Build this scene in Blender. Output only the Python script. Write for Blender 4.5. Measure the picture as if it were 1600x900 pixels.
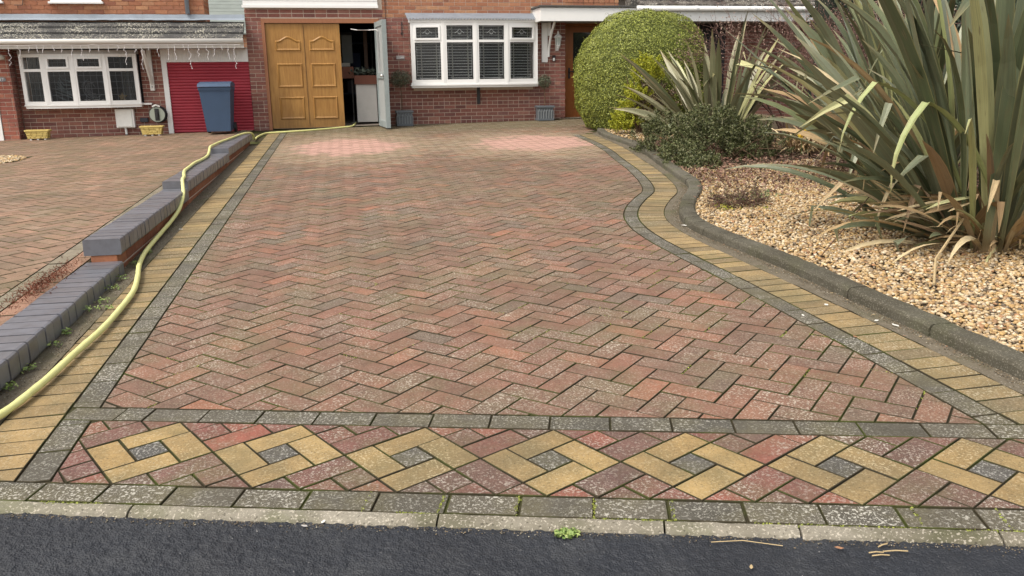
import bpy, math, random
import numpy as np
from mathutils import Vector, Matrix
random.seed(7)
rng = np.random.default_rng(7)
S = bpy.context.scene
for o in list(bpy.data.objects):
    bpy.data.objects.remove(o)

# ---------------------------------------------------------------- camera
pitch, roll, yaw = 0.2516, 0.0116, 0.1986
cam_d = bpy.data.cameras.new('camera')
cam_d.sensor_width = 36.0
cam_d.lens = 36.0 * 1285.87 / 1600.0
cam_d.clip_start = 0.05
cam_d.clip_end = 2000.0
cam = bpy.data.objects.new('camera', cam_d)
S.collection.objects.link(cam)
fw = Vector((math.sin(yaw) * math.cos(pitch), math.cos(yaw) * math.cos(pitch), -math.sin(pitch)))
rt = Vector((math.cos(yaw), -math.sin(yaw), 0))
dn = fw.cross(rt)
r2 = rt * math.cos(roll) + dn * math.sin(roll)
d2 = -rt * math.sin(roll) + dn * math.cos(roll)
cam.matrix_world = Matrix(((r2.x, -d2.x, -fw.x, 1.0342), (r2.y, -d2.y, -fw.y, -2.5077), (r2.z, -d2.z, -fw.z, 1.1702), (0, 0, 0, 1)))
S.camera = cam

# ---------------------------------------------------------------- light
W = bpy.data.worlds.new('World'); S.world = W; W.use_nodes = True
wn = W.node_tree
bg = wn.nodes['Background']
sky = wn.nodes.new('ShaderNodeTexSky'); sky.sky_type = 'NISHITA'; sky.sun_disc = False
SUN_EL, SUN_AZ = math.radians(55), math.radians(-118)      # azimuth from +Y towards +X
sky.sun_elevation = SUN_EL; sky.sun_rotation = SUN_AZ
sky.air_density = 1.0; sky.dust_density = 3.0; sky.ozone_density = 0.6
hsv = wn.nodes.new('ShaderNodeHueSaturation'); hsv.inputs['Saturation'].default_value = 0.30
wn.links.new(sky.outputs[0], hsv.inputs['Color'])
tint = wn.nodes.new('ShaderNodeMix'); tint.data_type = 'RGBA'; tint.blend_type = 'MULTIPLY'; tint.inputs[0].default_value = 1.0
tint.inputs[7].default_value = (1.04, 1.0, 0.93, 1)
wn.links.new(hsv.outputs[0], tint.inputs[6])
wn.links.new(tint.outputs[2], bg.inputs['Color'])
bg.inputs['Strength'].default_value = 0.15
sd = bpy.data.lights.new('sun', 'SUN'); sd.energy = 1.15; sd.angle = math.radians(12); sd.color = (1.0, 0.94, 0.85)
sun = bpy.data.objects.new('sun', sd); S.collection.objects.link(sun)
sv = Vector((math.sin(SUN_AZ) * math.cos(SUN_EL), math.cos(SUN_AZ) * math.cos(SUN_EL), math.sin(SUN_EL)))
sun.rotation_euler = sv.to_track_quat('Z', 'Y').to_euler()
sun.location = sv * 30
S.view_settings.view_transform = 'Standard'
S.view_settings.look = 'None'
S.view_settings.gamma = 1.0
S.view_settings.exposure = 0.90
S.view_settings.use_curve_mapping = False

# ---------------------------------------------------------------- helpers
SX, SY = 0.0155, 0.0220
def gz(x, y): return SX * x + SY * y
def gl(x, y): return 0.085 + 0.0155 * x + 0.0165 * y      # neighbour's drive

def tag(o, label=None, cat=None, group=None, kind=None):
    if label: o['label'] = label
    if cat: o['category'] = cat
    if group: o['group'] = group
    if kind: o['kind'] = kind
    return o

def empty(name, loc, label=None, cat=None, group=None, kind=None, rz=0.0):
    o = bpy.data.objects.new(name, None)
    o.location = loc; o.rotation_euler = (0, 0, rz); o.empty_display_size = 0.05
    S.collection.objects.link(o)
    return tag(o, label, cat, group, kind)

def wloc(o):
    """world location of an object whose parents are unrotated empties or meshes (matrix not yet evaluated)"""
    m = Matrix.LocRotScale(o.location, o.rotation_euler, o.scale)
    while o.parent:
        o = o.parent
        m = Matrix.LocRotScale(o.location, o.rotation_euler, o.scale) @ m
    return m

def link(name, me, mat, parent=None, loc=None):
    """loc is a world position; geometry is local to it"""
    o = bpy.data.objects.new(name, me)
    if mat and not me.materials: me.materials.append(mat)
    loc = Vector(loc or (0, 0, 0))
    if parent:
        o.parent = parent
        loc = wloc(parent).inverted() @ loc
    o.location = loc
    S.collection.objects.link(o)
    return o

class MB:
    """collects geometry in world coordinates, builds one mesh object"""
    def __init__(s): s.v = []; s.f = []; s.r = []; s.smooth = False
    def add(s, vs, fs, r=0.0):
        n = len(s.v); s.v += [tuple(v) for v in vs]; s.f += [tuple(i + n for i in f) for f in fs]; s.r += [r] * len(fs)
        return s
    def box(s, a, b, r=0.0, ch=0.0, R=None, c=None):
        x0, y0, z0 = a; x1, y1, z1 = b
        if ch <= 0:
            vs = [(x0, y0, z0), (x1, y0, z0), (x1, y1, z0), (x0, y1, z0), (x0, y0, z1), (x1, y0, z1), (x1, y1, z1), (x0, y1, z1)]
            fs = [(0, 3, 2, 1), (4, 5, 6, 7), (0, 1, 5, 4), (1, 2, 6, 5), (2, 3, 7, 6), (3, 0, 4, 7)]
        else:
            c_ = min(ch, (x1 - x0) * .45, (y1 - y0) * .45, (z1 - z0) * .45)
            vs = []
            for X, Y, Z, sx, sy, sz in [(x, y, z, i, j, k) for x, i in ((x0, 1), (x1, -1)) for y, j in ((y0, 1), (y1, -1)) for z, k in ((z0, 1), (z1, -1))]:
                vs += [(X, Y + sy * c_, Z + sz * c_), (X + sx * c_, Y, Z + sz * c_), (X + sx * c_, Y + sy * c_, Z)]
            def I(i, j, k, a_): return (i * 4 + j * 2 + k) * 3 + a_
            fs = []
            for i in (0, 1):
                q = [I(i, 0, 0, 0), I(i, 1, 0, 0), I(i, 1, 1, 0), I(i, 0, 1, 0)]; fs.append(q if i else q[::-1])
                q = [I(0, i, 0, 1), I(1, i, 0, 1), I(1, i, 1, 1), I(0, i, 1, 1)]; fs.append(q[::-1] if i else q)
                q = [I(0, 0, i, 2), I(1, 0, i, 2), I(1, 1, i, 2), I(0, 1, i, 2)]; fs.append(q if i else q[::-1])
            for j in (0, 1):
                for k in (0, 1):
                    q = [I(0, j, k, 1), I(1, j, k, 1), I(1, j, k, 2), I(0, j, k, 2)]; fs.append(q if (j ^ k) == 1 and False else q)
                    q = [I(j, 0, k, 0), I(j, 1, k, 0), I(j, 1, k, 2), I(j, 0, k, 2)]; fs.append(q)
                    q = [I(j, k, 0, 0), I(j, k, 1, 0), I(j, k, 1, 1), I(j, k, 0, 1)]; fs.append(q)
            for i in (0, 1):
                for j in (0, 1):
                    for k in (0, 1): fs.append((I(i, j, k, 0), I(i, j, k, 1), I(i, j, k, 2)))
        if R is not None:
            C = Vector(c if c is not None else ((x0 + x1) / 2, (y0 + y1) / 2, (z0 + z1) / 2))
            vs = [tuple(C + R @ (Vector(v) - C)) for v in vs]
        return s.add(vs, fs, r)
    def tube(s, pts, rad, n=8, cap=True, r=0.0, prof=None):
        pts = [Vector(p) for p in pts]; m = len(pts)
        if not hasattr(rad, '__len__'): rad = [rad] * m
        vs = []; up = None
        for i, p in enumerate(pts):
            t = (pts[min(i + 1, m - 1)] - pts[max(i - 1, 0)])
            if t.length < 1e-9: t = Vector((0, 0, 1))
            t.normalize()
            if up is None:
                up = Vector((0, 0, 1)) if abs(t.z) < .9 else Vector((1, 0, 0))
            a = t.cross(up); a.normalize(); b = a.cross(t); up = b
            for k in range(n):
                an = 2 * math.pi * k / n
                vs.append(p + (a * math.cos(an) + b * math.sin(an)) * rad[i])
        fs = [(i * n + k, i * n + (k + 1) % n, (i + 1) * n + (k + 1) % n, (i + 1) * n + k) for i in range(m - 1) for k in range(n)]
        if cap:
            fs.append(tuple(range(n))[::-1]); fs.append(tuple((m - 1) * n + k for k in range(n)))
        return s.add(vs, fs, r)
    def lathe(s, c, prof, n=16, r=0.0):
        vs = [(c[0] + p[0] * math.cos(2 * math.pi * k / n), c[1] + p[0] * math.sin(2 * math.pi * k / n), c[2] + p[1]) for p in prof for k in range(n)]
        m = len(prof)
        fs = [(i * n + k, i * n + (k + 1) % n, (i + 1) * n + (k + 1) % n, (i + 1) * n + k) for i in range(m - 1) for k in range(n)]
        fs.append(tuple(range(n))[::-1]); fs.append(tuple((m - 1) * n + k for k in range(n)))
        return s.add(vs, fs, r)
    def quadpoly(s, poly, y0, y1, r=0.0):
        """polygon in x,z extruded in y"""
        n = len(poly)
        vs = [(p[0], y0, p[1]) for p in poly] + [(p[0], y1, p[1]) for p in poly]
        fs = [tuple(range(n)), tuple(range(n, 2 * n))[::-1]] + [(i, i + n, (i + 1) % n + n, (i + 1) % n) for i in range(n)]
        return s.add(vs, fs, r)
    def build(s, name, mat, parent=None, origin=None, smooth=False, rnd=False):
        if origin is None:
            a = np.array(s.v); origin = (a.min(0) + a.max(0)) / 2
            origin[2] = a[:, 2].min()
        ox, oy, oz = [float(t) for t in origin]
        me = bpy.data.meshes.new(name)
        me.from_pydata([(v[0] - ox, v[1] - oy, v[2] - oz) for v in s.v], [], s.f)
        if rnd:
            at = me.attributes.new('rnd', 'FLOAT', 'FACE'); at.data.foreach_set('value', np.array(s.r, dtype=np.float32))
        if smooth: me.polygons.foreach_set('use_smooth', [True] * len(me.polygons))
        me.update()
        return link(name, me, mat, parent, (ox, oy, oz))

def np_mesh(name, V, F, mat, parent=None, rnd=None, smooth=False, origin=(0, 0, 0)):
    """V (n,3) float, F (m,k) int, rnd (m,) per face"""
    me = bpy.data.meshes.new(name)
    V = np.asarray(V, dtype=np.float32) - np.array(origin, dtype=np.float32); F = np.asarray(F, dtype=np.int32); k = F.shape[1]
    me.vertices.add(len(V)); me.vertices.foreach_set('co', V.ravel())
    me.loops.add(F.size); me.loops.foreach_set('vertex_index', F.ravel())
    me.polygons.add(len(F)); me.polygons.foreach_set('loop_start', np.arange(0, F.size, k, dtype=np.int32))
    me.update(calc_edges=True)
    if smooth: me.polygons.foreach_set('use_smooth', np.ones(len(F), dtype=bool))
    if rnd is not None:
        at = me.attributes.new('rnd', 'FLOAT', 'FACE'); at.data.foreach_set('value', np.asarray(rnd, dtype=np.float32))
    me.validate()
    return link(name, me, mat, parent, origin)

# ---------------------------------------------------------------- materials
class N:
    def __init__(s, name):
        s.m = bpy.data.materials.new(name); s.m.use_nodes = True
        s.t = s.m.node_tree; s.b = s.t.nodes['Principled BSDF']
        g = s.t.nodes.new('ShaderNodeNewGeometry'); s.pos = g.outputs['Position']
        s._rnd = None
    def put(s, inp, v):
        if hasattr(v, 'is_output'): s.t.links.new(v, inp)
        elif v is not None:
            if hasattr(v, '__len__') and len(v) == 3 and inp.type == 'RGBA': v = (*v, 1)
            inp.default_value = v
    def noise(s, scale, detail=3, rough=.55, vec=None, out='Fac', dist=0.0):
        n = s.t.nodes.new('ShaderNodeTexNoise'); n.inputs['Scale'].default_value = scale
        n.inputs['Detail'].default_value = detail; n.inputs['Roughness'].default_value = rough; n.inputs['Distortion'].default_value = dist
        s.t.links.new(vec or s.pos, n.inputs['Vector']); return n.outputs[out]
    def voro(s, scale, vec=None, out='Distance', feature='F1', rand=1.0):
        n = s.t.nodes.new('ShaderNodeTexVoronoi'); n.feature = feature; n.inputs['Scale'].default_value = scale
        n.inputs['Randomness'].default_value = rand
        s.t.links.new(vec or s.pos, n.inputs['Vector']); return n.outputs[out]
    def math(s, op, a, b=None, c=None, clamp=False):
        n = s.t.nodes.new('ShaderNodeMath'); n.operation = op; n.use_clamp = clamp
        s.put(n.inputs[0], a)
        if b is not None: s.put(n.inputs[1], b)
        if c is not None: s.put(n.inputs[2], c)
        return n.outputs[0]
    def rng(s, v, a, b, c=0.0, d=1.0, smooth=False):
        n = s.t.nodes.new('ShaderNodeMapRange'); n.clamp = True
        if smooth: n.interpolation_type = 'SMOOTHSTEP'
        for i, x in enumerate((v, a, b, c, d)): s.put(n.inputs[i], x)
        return n.outputs[0]
    def mix(s, f, a, b, mode='MIX'):
        n = s.t.nodes.new('ShaderNodeMix'); n.data_type = 'RGBA'; n.blend_type = mode
        s.put(n.inputs[0], f); s.put(n.inputs[6], a); s.put(n.inputs[7], b); return n.outputs[2]
    def ramp(s, f, stops, interp='LINEAR'):
        n = s.t.nodes.new('ShaderNodeValToRGB'); e = n.color_ramp.elements; n.color_ramp.interpolation = interp
        while len(e) < len(stops): e.new(.5)
        for i, (p, c) in enumerate(stops): e[i].position = p; e[i].color = (*c, 1)
        s.put(n.inputs[0], f); return n.outputs[0]
    def rnd(s):
        if s._rnd is None:
            a = s.t.nodes.new('ShaderNodeAttribute'); a.attribute_name = 'rnd'
            o = s.t.nodes.new('ShaderNodeObjectInfo')
            s._rnd = s.math('FRACT', s.math('ADD', a.outputs['Fac'], o.outputs['Random']))
        return s._rnd
    def rnd2(s, k=7.31):
        return s.math('FRACT', s.math('MULTIPLY', s.rnd(), k))
    def sep(s, vec=None):
        n = s.t.nodes.new('ShaderNodeSeparateXYZ'); s.t.links.new(vec or s.pos, n.inputs[0]); return n.outputs
    def scale(s, v3, vec=None):
        n = s.t.nodes.new('ShaderNodeVectorMath'); n.operation = 'MULTIPLY'
        s.t.links.new(vec or s.pos, n.inputs[0]); n.inputs[1].default_value = v3; return n.outputs[0]
    def bump(s, h, strength=.5, dist=.002):
        n = s.t.nodes.new('ShaderNodeBump'); n.inputs['Strength'].default_value = strength; n.inputs['Distance'].default_value = dist
        s.put(n.inputs['Height'], h)
        if s.b.inputs['Normal'].is_linked: s.t.links.new(s.b.inputs['Normal'].links[0].from_socket, n.inputs['Normal'])
        s.t.links.new(n.outputs[0], s.b.inputs['Normal'])
    def fin(s, col, rough=.8, spec=.3, metal=0.0):
        s.put(s.b.inputs['Base Color'], col); s.put(s.b.inputs['Roughness'], rough)
        s.b.inputs['Specular IOR Level'].default_value = spec; s.b.inputs['Metallic'].default_value = metal
        return s.m

def simple(name, col, rough=.6, spec=.4, var=.12, scale=14, metal=0.0, bump=0.0, dirt=0.0):
    n = N(name)
    c = n.mix(n.noise(scale, 4), [t * (1 - var) for t in col], [min(1, t * (1 + var)) for t in col])
    if dirt: c = n.mix(n.rng(n.noise(scale * .35, 6, .65), .5, .75, 0, dirt), c, [t * .35 + .02 for t in col])
    if bump: n.bump(n.noise(scale * 12, 3), bump, .003)
    return n.fin(c, n.rng(n.noise(scale * 2), .3, .7, rough - .06, rough + .08), spec, metal)

def blotch(n, cx, cy, rx, ry, soft=.5):
    x, y, z = n.sep()
    wob = n.math('MULTIPLY', n.math('SUBTRACT', n.noise(2.2, 4, .6), .5), 1.0)
    a = n.math('POWER', n.math('DIVIDE', n.math('SUBTRACT', x, cx), rx), 2.0)
    b = n.math('POWER', n.math('DIVIDE', n.math('SUBTRACT', y, cy), ry), 2.0)
    d = n.math('ADD', n.math('SQRT', n.math('ADD', a, b)), wob)
    d = n.math('ADD', d, n.math('MULTIPLY', n.math('SUBTRACT', n.rnd2(3.7), .5), .42))       # block by block edge
    return n.rng(d, 1.0 - soft / 2, 1.0 + soft / 2, 1.0, 0.0, True)

def paver_mat(name, stops, speck=(.42, .39, .34), amount=.5, marks=False, grime=.5, near=False):
    n = N(name)
    r = n.rnd()
    c = n.ramp(r, stops)
    c = n.mix(n.rng(n.noise(11, 6, .7), .38, .64, 0, .7), c, n.mix(1.0, c, (.62, .62, .60), 'MULTIPLY'))          # mottling
    c = n.mix(n.rng(n.noise(70, 3, .7), .3, .7, 0, .45), c, n.mix(1.0, c, (1.35, 1.32, 1.25), 'MULTIPLY'))
    # grime: larger stains of grey brown and a greenish film
    g = n.rng(n.noise(1.1, 6, .68), .42, .66, 0, grime)
    c = n.mix(g, c, (.090, .075, .050))
    c = n.mix(n.rng(n.noise(2.7, 6, .68), .46, .66, 0, .55), c, (.135, .118, .062))
    if marks:
        y = n.sep()[1]
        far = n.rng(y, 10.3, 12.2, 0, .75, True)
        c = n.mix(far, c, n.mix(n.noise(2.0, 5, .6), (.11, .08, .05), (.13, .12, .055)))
        halo = n.math('MAXIMUM', blotch(n, 1.1, 9.6, 1.35, 1.9, .7), blotch(n, 3.7, 8.95, 1.35, 1.75, .7))
        c = n.mix(n.math('MULTIPLY', halo, .55), c, (.33, .26, .17))
        core = n.math('MAXIMUM', blotch(n, 1.13, 9.6, .72, 1.05, .5), blotch(n, 3.72, 9.05, .78, .95, .5))
        c = n.mix(n.math('MULTIPLY', core, .88), c, n.mix(n.noise(6, 4, .7, vec=n.scale((.6, 3, 1))), (.38, .21, .17), (.60, .38, .32)))
    # exposed pale aggregate and lichen specks
    s1 = n.rng(n.noise(115, 2.0, .5), .560, .61, 0, 1)
    s2 = n.rng(n.noise(290, 1.5, .5), .60, .66, 0, .7)
    patch = n.math('MULTIPLY', n.rng(n.noise(3.4, 5, .68), .34, .60, .15, 1.0), n.rng(n.rnd2(), 0, 1, .45, 1.0))
    m = n.math('MULTIPLY', n.math('MAXIMUM', s1, s2), n.math('MULTIPLY', patch, amount))
    if marks: m = n.math('MULTIPLY', m, n.math('SUBTRACT', 1.0, core))
    c = n.mix(m, c, speck)
    d1 = n.rng(n.noise(170, 2.0, .5, vec=n.scale((1.0, 1.0, 1.0))), .32, .40, .55, 0)
    c = n.mix(d1, c, (.03, .026, .022))
    n.bump(n.noise(260, 3, .6), .6, .0018)
    n.bump(n.noise(40, 3, .6), .4, .003)
    return n.fin(c, .82, .28)

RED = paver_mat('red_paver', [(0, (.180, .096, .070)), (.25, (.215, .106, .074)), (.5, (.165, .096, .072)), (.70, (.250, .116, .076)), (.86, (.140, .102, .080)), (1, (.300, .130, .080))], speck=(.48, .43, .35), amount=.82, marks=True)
REDD = paver_mat('red_band_paver', [(0, (.125, .068, .058)), (.4, (.18, .074, .060)), (.6, (.110, .070, .062)), (1, (.26, .088, .062))], speck=(.46, .42, .36), amount=.85, grime=.35)
YEL = paver_mat('buff_paver', [(0, (.26, .182, .088)), (.35, (.35, .245, .115)), (.6, (.20, .148, .082)), (.8, (.30, .212, .10)), (1, (.40, .285, .13))], speck=(.52, .46, .33), amount=.6, grime=.62)
YELB = paver_mat('buff_band_paver', [(0, (.30, .203, .088)), (.5, (.35, .245, .108)), (1, (.27, .184, .084))], speck=(.52, .44, .28), amount=.6, grime=.55)
CHAR = paver_mat('charcoal_paver', [(0, (.080, .073, .058)), (.5, (.098, .088, .070)), (1, (.068, .064, .054))], speck=(.50, .48, .42), amount=.9, grime=.35)
CHARD = paver_mat('grey_centre_paver', [(0, (.062, .060, .056)), (1, (.085, .080, .074))], speck=(.50, .48, .44), amount=.8, grime=.15)
NRED = paver_mat('weathered_red_paver', [(0, (.24, .150, .105)), (.3, (.29, .175, .120)), (.55, (.21, .145, .105)), (.8, (.32, .19, .13)), (1, (.28, .20, .145))], speck=(.45, .40, .33), amount=.25, grime=.42)
NEDGE = paver_mat('weathered_grey_paver', [(0, (.20, .175, .13)), (1, (.26, .22, .165))], speck=(.45, .42, .36), amount=.3, grime=.3)
NTER = paver_mat('terracotta_paver', [(0, (.27, .155, .110)), (1, (.34, .190, .13))], speck=(.5, .42, .34), amount=.25, grime=.3)

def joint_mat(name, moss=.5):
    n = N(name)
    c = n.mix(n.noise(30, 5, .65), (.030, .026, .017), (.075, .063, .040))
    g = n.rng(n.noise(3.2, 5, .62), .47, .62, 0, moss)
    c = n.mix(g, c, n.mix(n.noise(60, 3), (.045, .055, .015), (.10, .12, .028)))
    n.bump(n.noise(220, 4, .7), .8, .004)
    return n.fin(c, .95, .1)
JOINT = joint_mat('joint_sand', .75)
DIRT = None
def haunch():
    n = N('dirty_mortar')
    c = n.mix(n.noise(14, 6, .65), (.085, .072, .052), (.185, .158, .118))
    c = n.mix(n.rng(n.noise(2.3, 5, .6), .48, .66, 0, .7), c, (.085, .085, .04))
    c = n.mix(n.rng(n.noise(150, 2), .62, .68, 0, .6), c, (.40, .37, .31))
    n.bump(n.noise(120, 4, .7), .7, .004); n.bump(n.noise(18, 4), .6, .01)
    return n.fin(c, .92, .15)
HAUNCH = haunch()
def asphalt():
    n = N('asphalt')
    v = n.voro(210, out='Color'); 
    c = n.mix(n.noise(260, 2, .6), (.008, .010, .015), (.026, .030, .040))
    c = n.mix(n.rng(n.noise(2.0, 4, .6), .4, .65, 0, .5), c, (.016, .017, .021))
    c = n.mix(n.rng(n.noise(95, 1), .77, .79, 0, .6), c, (.30, .29, .28))
    c = n.mix(n.rng(n.noise(5.5, 5, .65), .48, .70, 0, .5), c, (.050, .052, .056))
    n.bump(n.voro(170), .9, .004); n.bump(n.noise(420, 2), .5, .002)
    return n.fin(c, .62, .45)
ASPH = asphalt()
def concrete(name, a, b, speck=.5, green=.3):
    n = N(name)
    c = n.mix(n.noise(12, 6, .65), a, b)
    c = n.mix(n.rng(n.noise(3.1, 5, .6), .5, .68, 0, green), c, (.10, .11, .045))
    c = n.mix(n.rng(n.noise(1.3, 5, .65), .42, .62, .65, 0), c, n.mix(1.0, c, (.42, .40, .34), 'MULTIPLY'))
    c = n.mix(n.math('MULTIPLY', n.rng(n.noise(140, 2), .57, .64, 0, 1), speck), c, (.55, .50, .42))
    c = n.mix(n.rng(n.noise(110, 2), .30, .38, .7, 0), c, (.06, .052, .04))
    n.bump(n.noise(170, 3, .65), .8, .003); n.bump(n.noise(22, 3), .5, .006)
    return n.fin(c, .88, .2)
KERB = concrete('road_kerb_concrete', (.16, .145, .115), (.36, .33, .27), .55, .7)
EDGE = concrete('garden_kerb_concrete', (.078, .073, .057), (.145, .134, .105), .20, .40)

def blue_brick():
    n = N('blue_engineering_brick')
    c = n.ramp(n.rnd(), [(0, (.100, .104, .124)), (.5, (.130, .135, .160)), (1, (.108, .106, .118))])
    c = n.mix(n.rng(n.noise(16, 5, .6), .45, .7, 0, .5), c, (.05, .045, .045))
    n.bump(n.noise(90, 3), .25, .002); n.b.inputs['Coat Weight'].default_value = .35; n.b.inputs['Coat Roughness'].default_value = .35
    return n.fin(c, n.rng(n.noise(10), .3, .7, .35, .5), .8)
BLUE = blue_brick()
def red_wall_brick(name, stops, dirt=.4):
    n = N(name)
    c = n.ramp(n.rnd(), stops)
    c = n.mix(n.rng(n.noise(26, 5, .65), .35, .7, 0, .55), c, n.mix(1.0, c, (.55, .5, .5), 'MULTIPLY'))
    c = n.mix(n.rng(n.noise(3.0, 5, .6), .5, .75, 0, dirt * .6), c, (.09, .06, .05))
    c = n.mix(n.rng(n.noise(7, 5, .7), .62, .78, 0, .4), c, (.38, .30, .25))
    n.bump(n.noise(110, 3, .65), .6, .003)
    return n.fin(c, .88, .2)
HB = red_wall_brick('house_brick', [(0, (.235, .098, .078)), (.3, (.30, .130, .105)), (.5, (.195, .088, .078)), (.75, (.35, .160, .122)), (.9, (.235, .118, .105)), (1, (.40, .20, .15))])
HBU = red_wall_brick('upper_house_brick', [(0, (.34, .145, .085)), (.35, (.44, .21, .12)), (.6, (.30, .13, .085)), (.85, (.50, .27, .15)), (1, (.25, .11, .085))], .2)
ORB = red_wall_brick('orange_brick', [(0, (.24, .095, .055)), (1, (.34, .145, .08))], .6)
MORT = simple('mortar', (.56, .48, .40), .95, .1, .2, 25, bump=.5)
MORTD = simple('dark_mortar', (.05, .047, .045), .95, .1, .2, 25, bump=.5)
UPVC = simple('white_upvc', (.80, .80, .79), .35, .5, .03, 6, dirt=.06)
CREAM = simple('aged_white_paint', (.66, .64, .60), .5, .4, .05, 6, dirt=.2)
LEAD = simple('lead_flashing', (.22, .25, .29), .55, .5, .25, 9, dirt=.3)
BLACK = simple('black_plastic', (.018, .018, .02), .45, .5, .2)
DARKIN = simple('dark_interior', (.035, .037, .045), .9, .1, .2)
GREY = simple('grey_painted_wood', (.27, .31, .31), .6, .35, .12, 20, dirt=.35)
STEEL = simple('steel', (.45, .45, .45), .35, .5, .1, 30, metal=.9)
# ================================================================ GROUND
def sheet(name, pts, zf, dz, mat, parent=None, kind=None, step=None):
    mb = MB(); mb.add([(x, y, zf(x, y) + dz) for x, y in pts], [tuple(range(len(pts)))])
    o = mb.build(name, mat, parent)
    if kind: o['kind'] = kind
    return o
soil_m = simple('soil', (.075, .058, .040), .95, .1, .5, 8, bump=.6)
MB().add([(-900, -900, -.35), (900, -900, -.35), (900, 900, -.35), (-900, 900, -.35)], [(0, 1, 2, 3)]).build('ground', soil_m)['kind'] = 'structure'
KA = math.radians(-16.85)
E1 = (math.cos(KA), math.sin(KA)); E2 = (-math.sin(KA), math.cos(KA)); KO = (0.0, 0.016)
def K(s, t): return (KO[0] + E1[0] * s + E2[0] * t, KO[1] + E1[1] * s + E2[1] * t)
# road: rolled asphalt with a real chipped surface next to the kerb, plain farther away
road = empty('road', (1.5, -1.0, 0), kind='structure')
def rz_(x, y): return gz(x, y) - .016
nx, ny = 860, 190
ss = np.linspace(-.9, 3.4, nx); tt = np.linspace(-.95, -.142, ny)
G1, G2 = np.meshgrid(ss, tt)
Xr = KO[0] + E1[0] * G1 + E2[0] * G2; Yr = KO[1] + E1[1] * G1 + E2[1] * G2
def blur(a, k):
    for _ in range(k): a = (a + np.roll(a, 1, 0) + np.roll(a, -1, 0) + np.roll(a, 1, 1) + np.roll(a, -1, 1)) / 5
    return a
h = rng.random(G1.shape); h1 = blur(h, 1); h1 = (h1 - h1.mean()) / h1.std()
h2 = blur(rng.random(G1.shape), 3); h2 = (h2 - h2.mean()) / h2.std()
Zr = SX * Xr + SY * Yr - .016 + .0013 * np.clip(h1, -2, 1.0) + .0016 * np.clip(h2, -2, 1.0)
idx = np.arange(nx * ny).reshape(ny, nx)
F_ = np.stack([idx[:-1, :-1], idx[:-1, 1:], idx[1:, 1:], idx[1:, :-1]], -1).reshape(-1, 4)
np_mesh('asphalt_surface', np.stack([Xr, Yr, Zr], -1).reshape(-1, 3), F_, ASPH, road, smooth=False)
a_ = [K(-.9, -.143), K(-.9, -.95), K(3.4, -.95), K(3.4, -.143)]
far = [K(-60, -.143), K(-60, -7), K(60, -7), K(60, -.143)]
m_ = MB()
for q in ([K(-60, -.143), K(-60, -7), K(-.9, -7), K(-.9, -.143)], [K(3.4, -.143), K(3.4, -7), K(60, -7), K(60, -.143)], [K(-.9, -.95), K(-.9, -7), K(3.4, -7), K(3.4, -.95)]):
    m_.add([(x, y, rz_(x, y)) for x, y in q], [(0, 1, 2, 3)])
m_.build('asphalt_far', ASPH, road)

# ---- clipping helpers
def area(p): return sum(p[i][0] * p[(i + 1) % len(p)][1] - p[(i + 1) % len(p)][0] * p[i][1] for i in range(len(p))) / 2
def clip(poly, px, py, nx_, ny_):
    """keep the side where (p - P).n >= 0"""
    out = []
    for i in range(len(poly)):
        a, b = poly[i], poly[(i + 1) % len(poly)]
        da = (a[0] - px) * nx_ + (a[1] - py) * ny_; db = (b[0] - px) * nx_ + (b[1] - py) * ny_
        if da >= 0: out.append(a)
        if (da >= 0) != (db >= 0):
            t = da / (da - db); out.append((a[0] + (b[0] - a[0]) * t, a[1] + (b[1] - a[1]) * t))
    return out
def dedupe(p, eps=.006):
    o = []
    for q in p:
        if not o or math.hypot(q[0] - o[-1][0], q[1] - o[-1][1]) > eps: o.append(q)
    if len(o) > 1 and math.hypot(o[0][0] - o[-1][0], o[0][1] - o[-1][1]) <= eps: o.pop()
    return o
def inset(p, d):
    n = len(p); out = []
    for i in range(n):
        a, b, c = p[i - 1], p[i], p[(i + 1) % n]
        u = (b[0] - a[0], b[1] - a[1]); v = (c[0] - b[0], c[1] - b[1])
        lu = math.hypot(*u) or 1e-9; lv = math.hypot(*v) or 1e-9
        n1 = (-u[1] / lu, u[0] / lu); n2 = (-v[1] / lv, v[0] / lv)
        k = 1 + n1[0] * n2[0] + n1[1] * n2[1]
        k = max(k, .35)
        out.append((b[0] + (n1[0] + n2[0]) * d / k, b[1] + (n1[1] + n2[1]) * d / k))
    return out
def prism(poly, zf, dz=0.0, th=.03, ch=.0035):
    """poly ccw; returns verts, faces of a chamfered block"""
    n = len(poly); top = inset(poly, ch)
    if area(top) < .35 * area(poly):
        cx = sum(p[0] for p in poly) / n; cy = sum(p[1] for p in poly) / n
        top = [(p[0] + (cx - p[0]) * .15, p[1] + (cy - p[1]) * .15) for p in poly]
    vs = [(x, y, zf(x, y) + dz - th) for x, y in poly] + [(x, y, zf(x, y) + dz - ch * .8) for x, y in poly] + [(x, y, zf(x, y) + dz) for x, y in top]
    fs = [tuple(range(2 * n, 3 * n))]
    for i in range(n):
        j = (i + 1) % n
        fs += [(i, j, j + n, i + n), (i + n, j + n, j + 2 * n, i + 2 * n)]
    return vs, fs
_cache = {}
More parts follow.
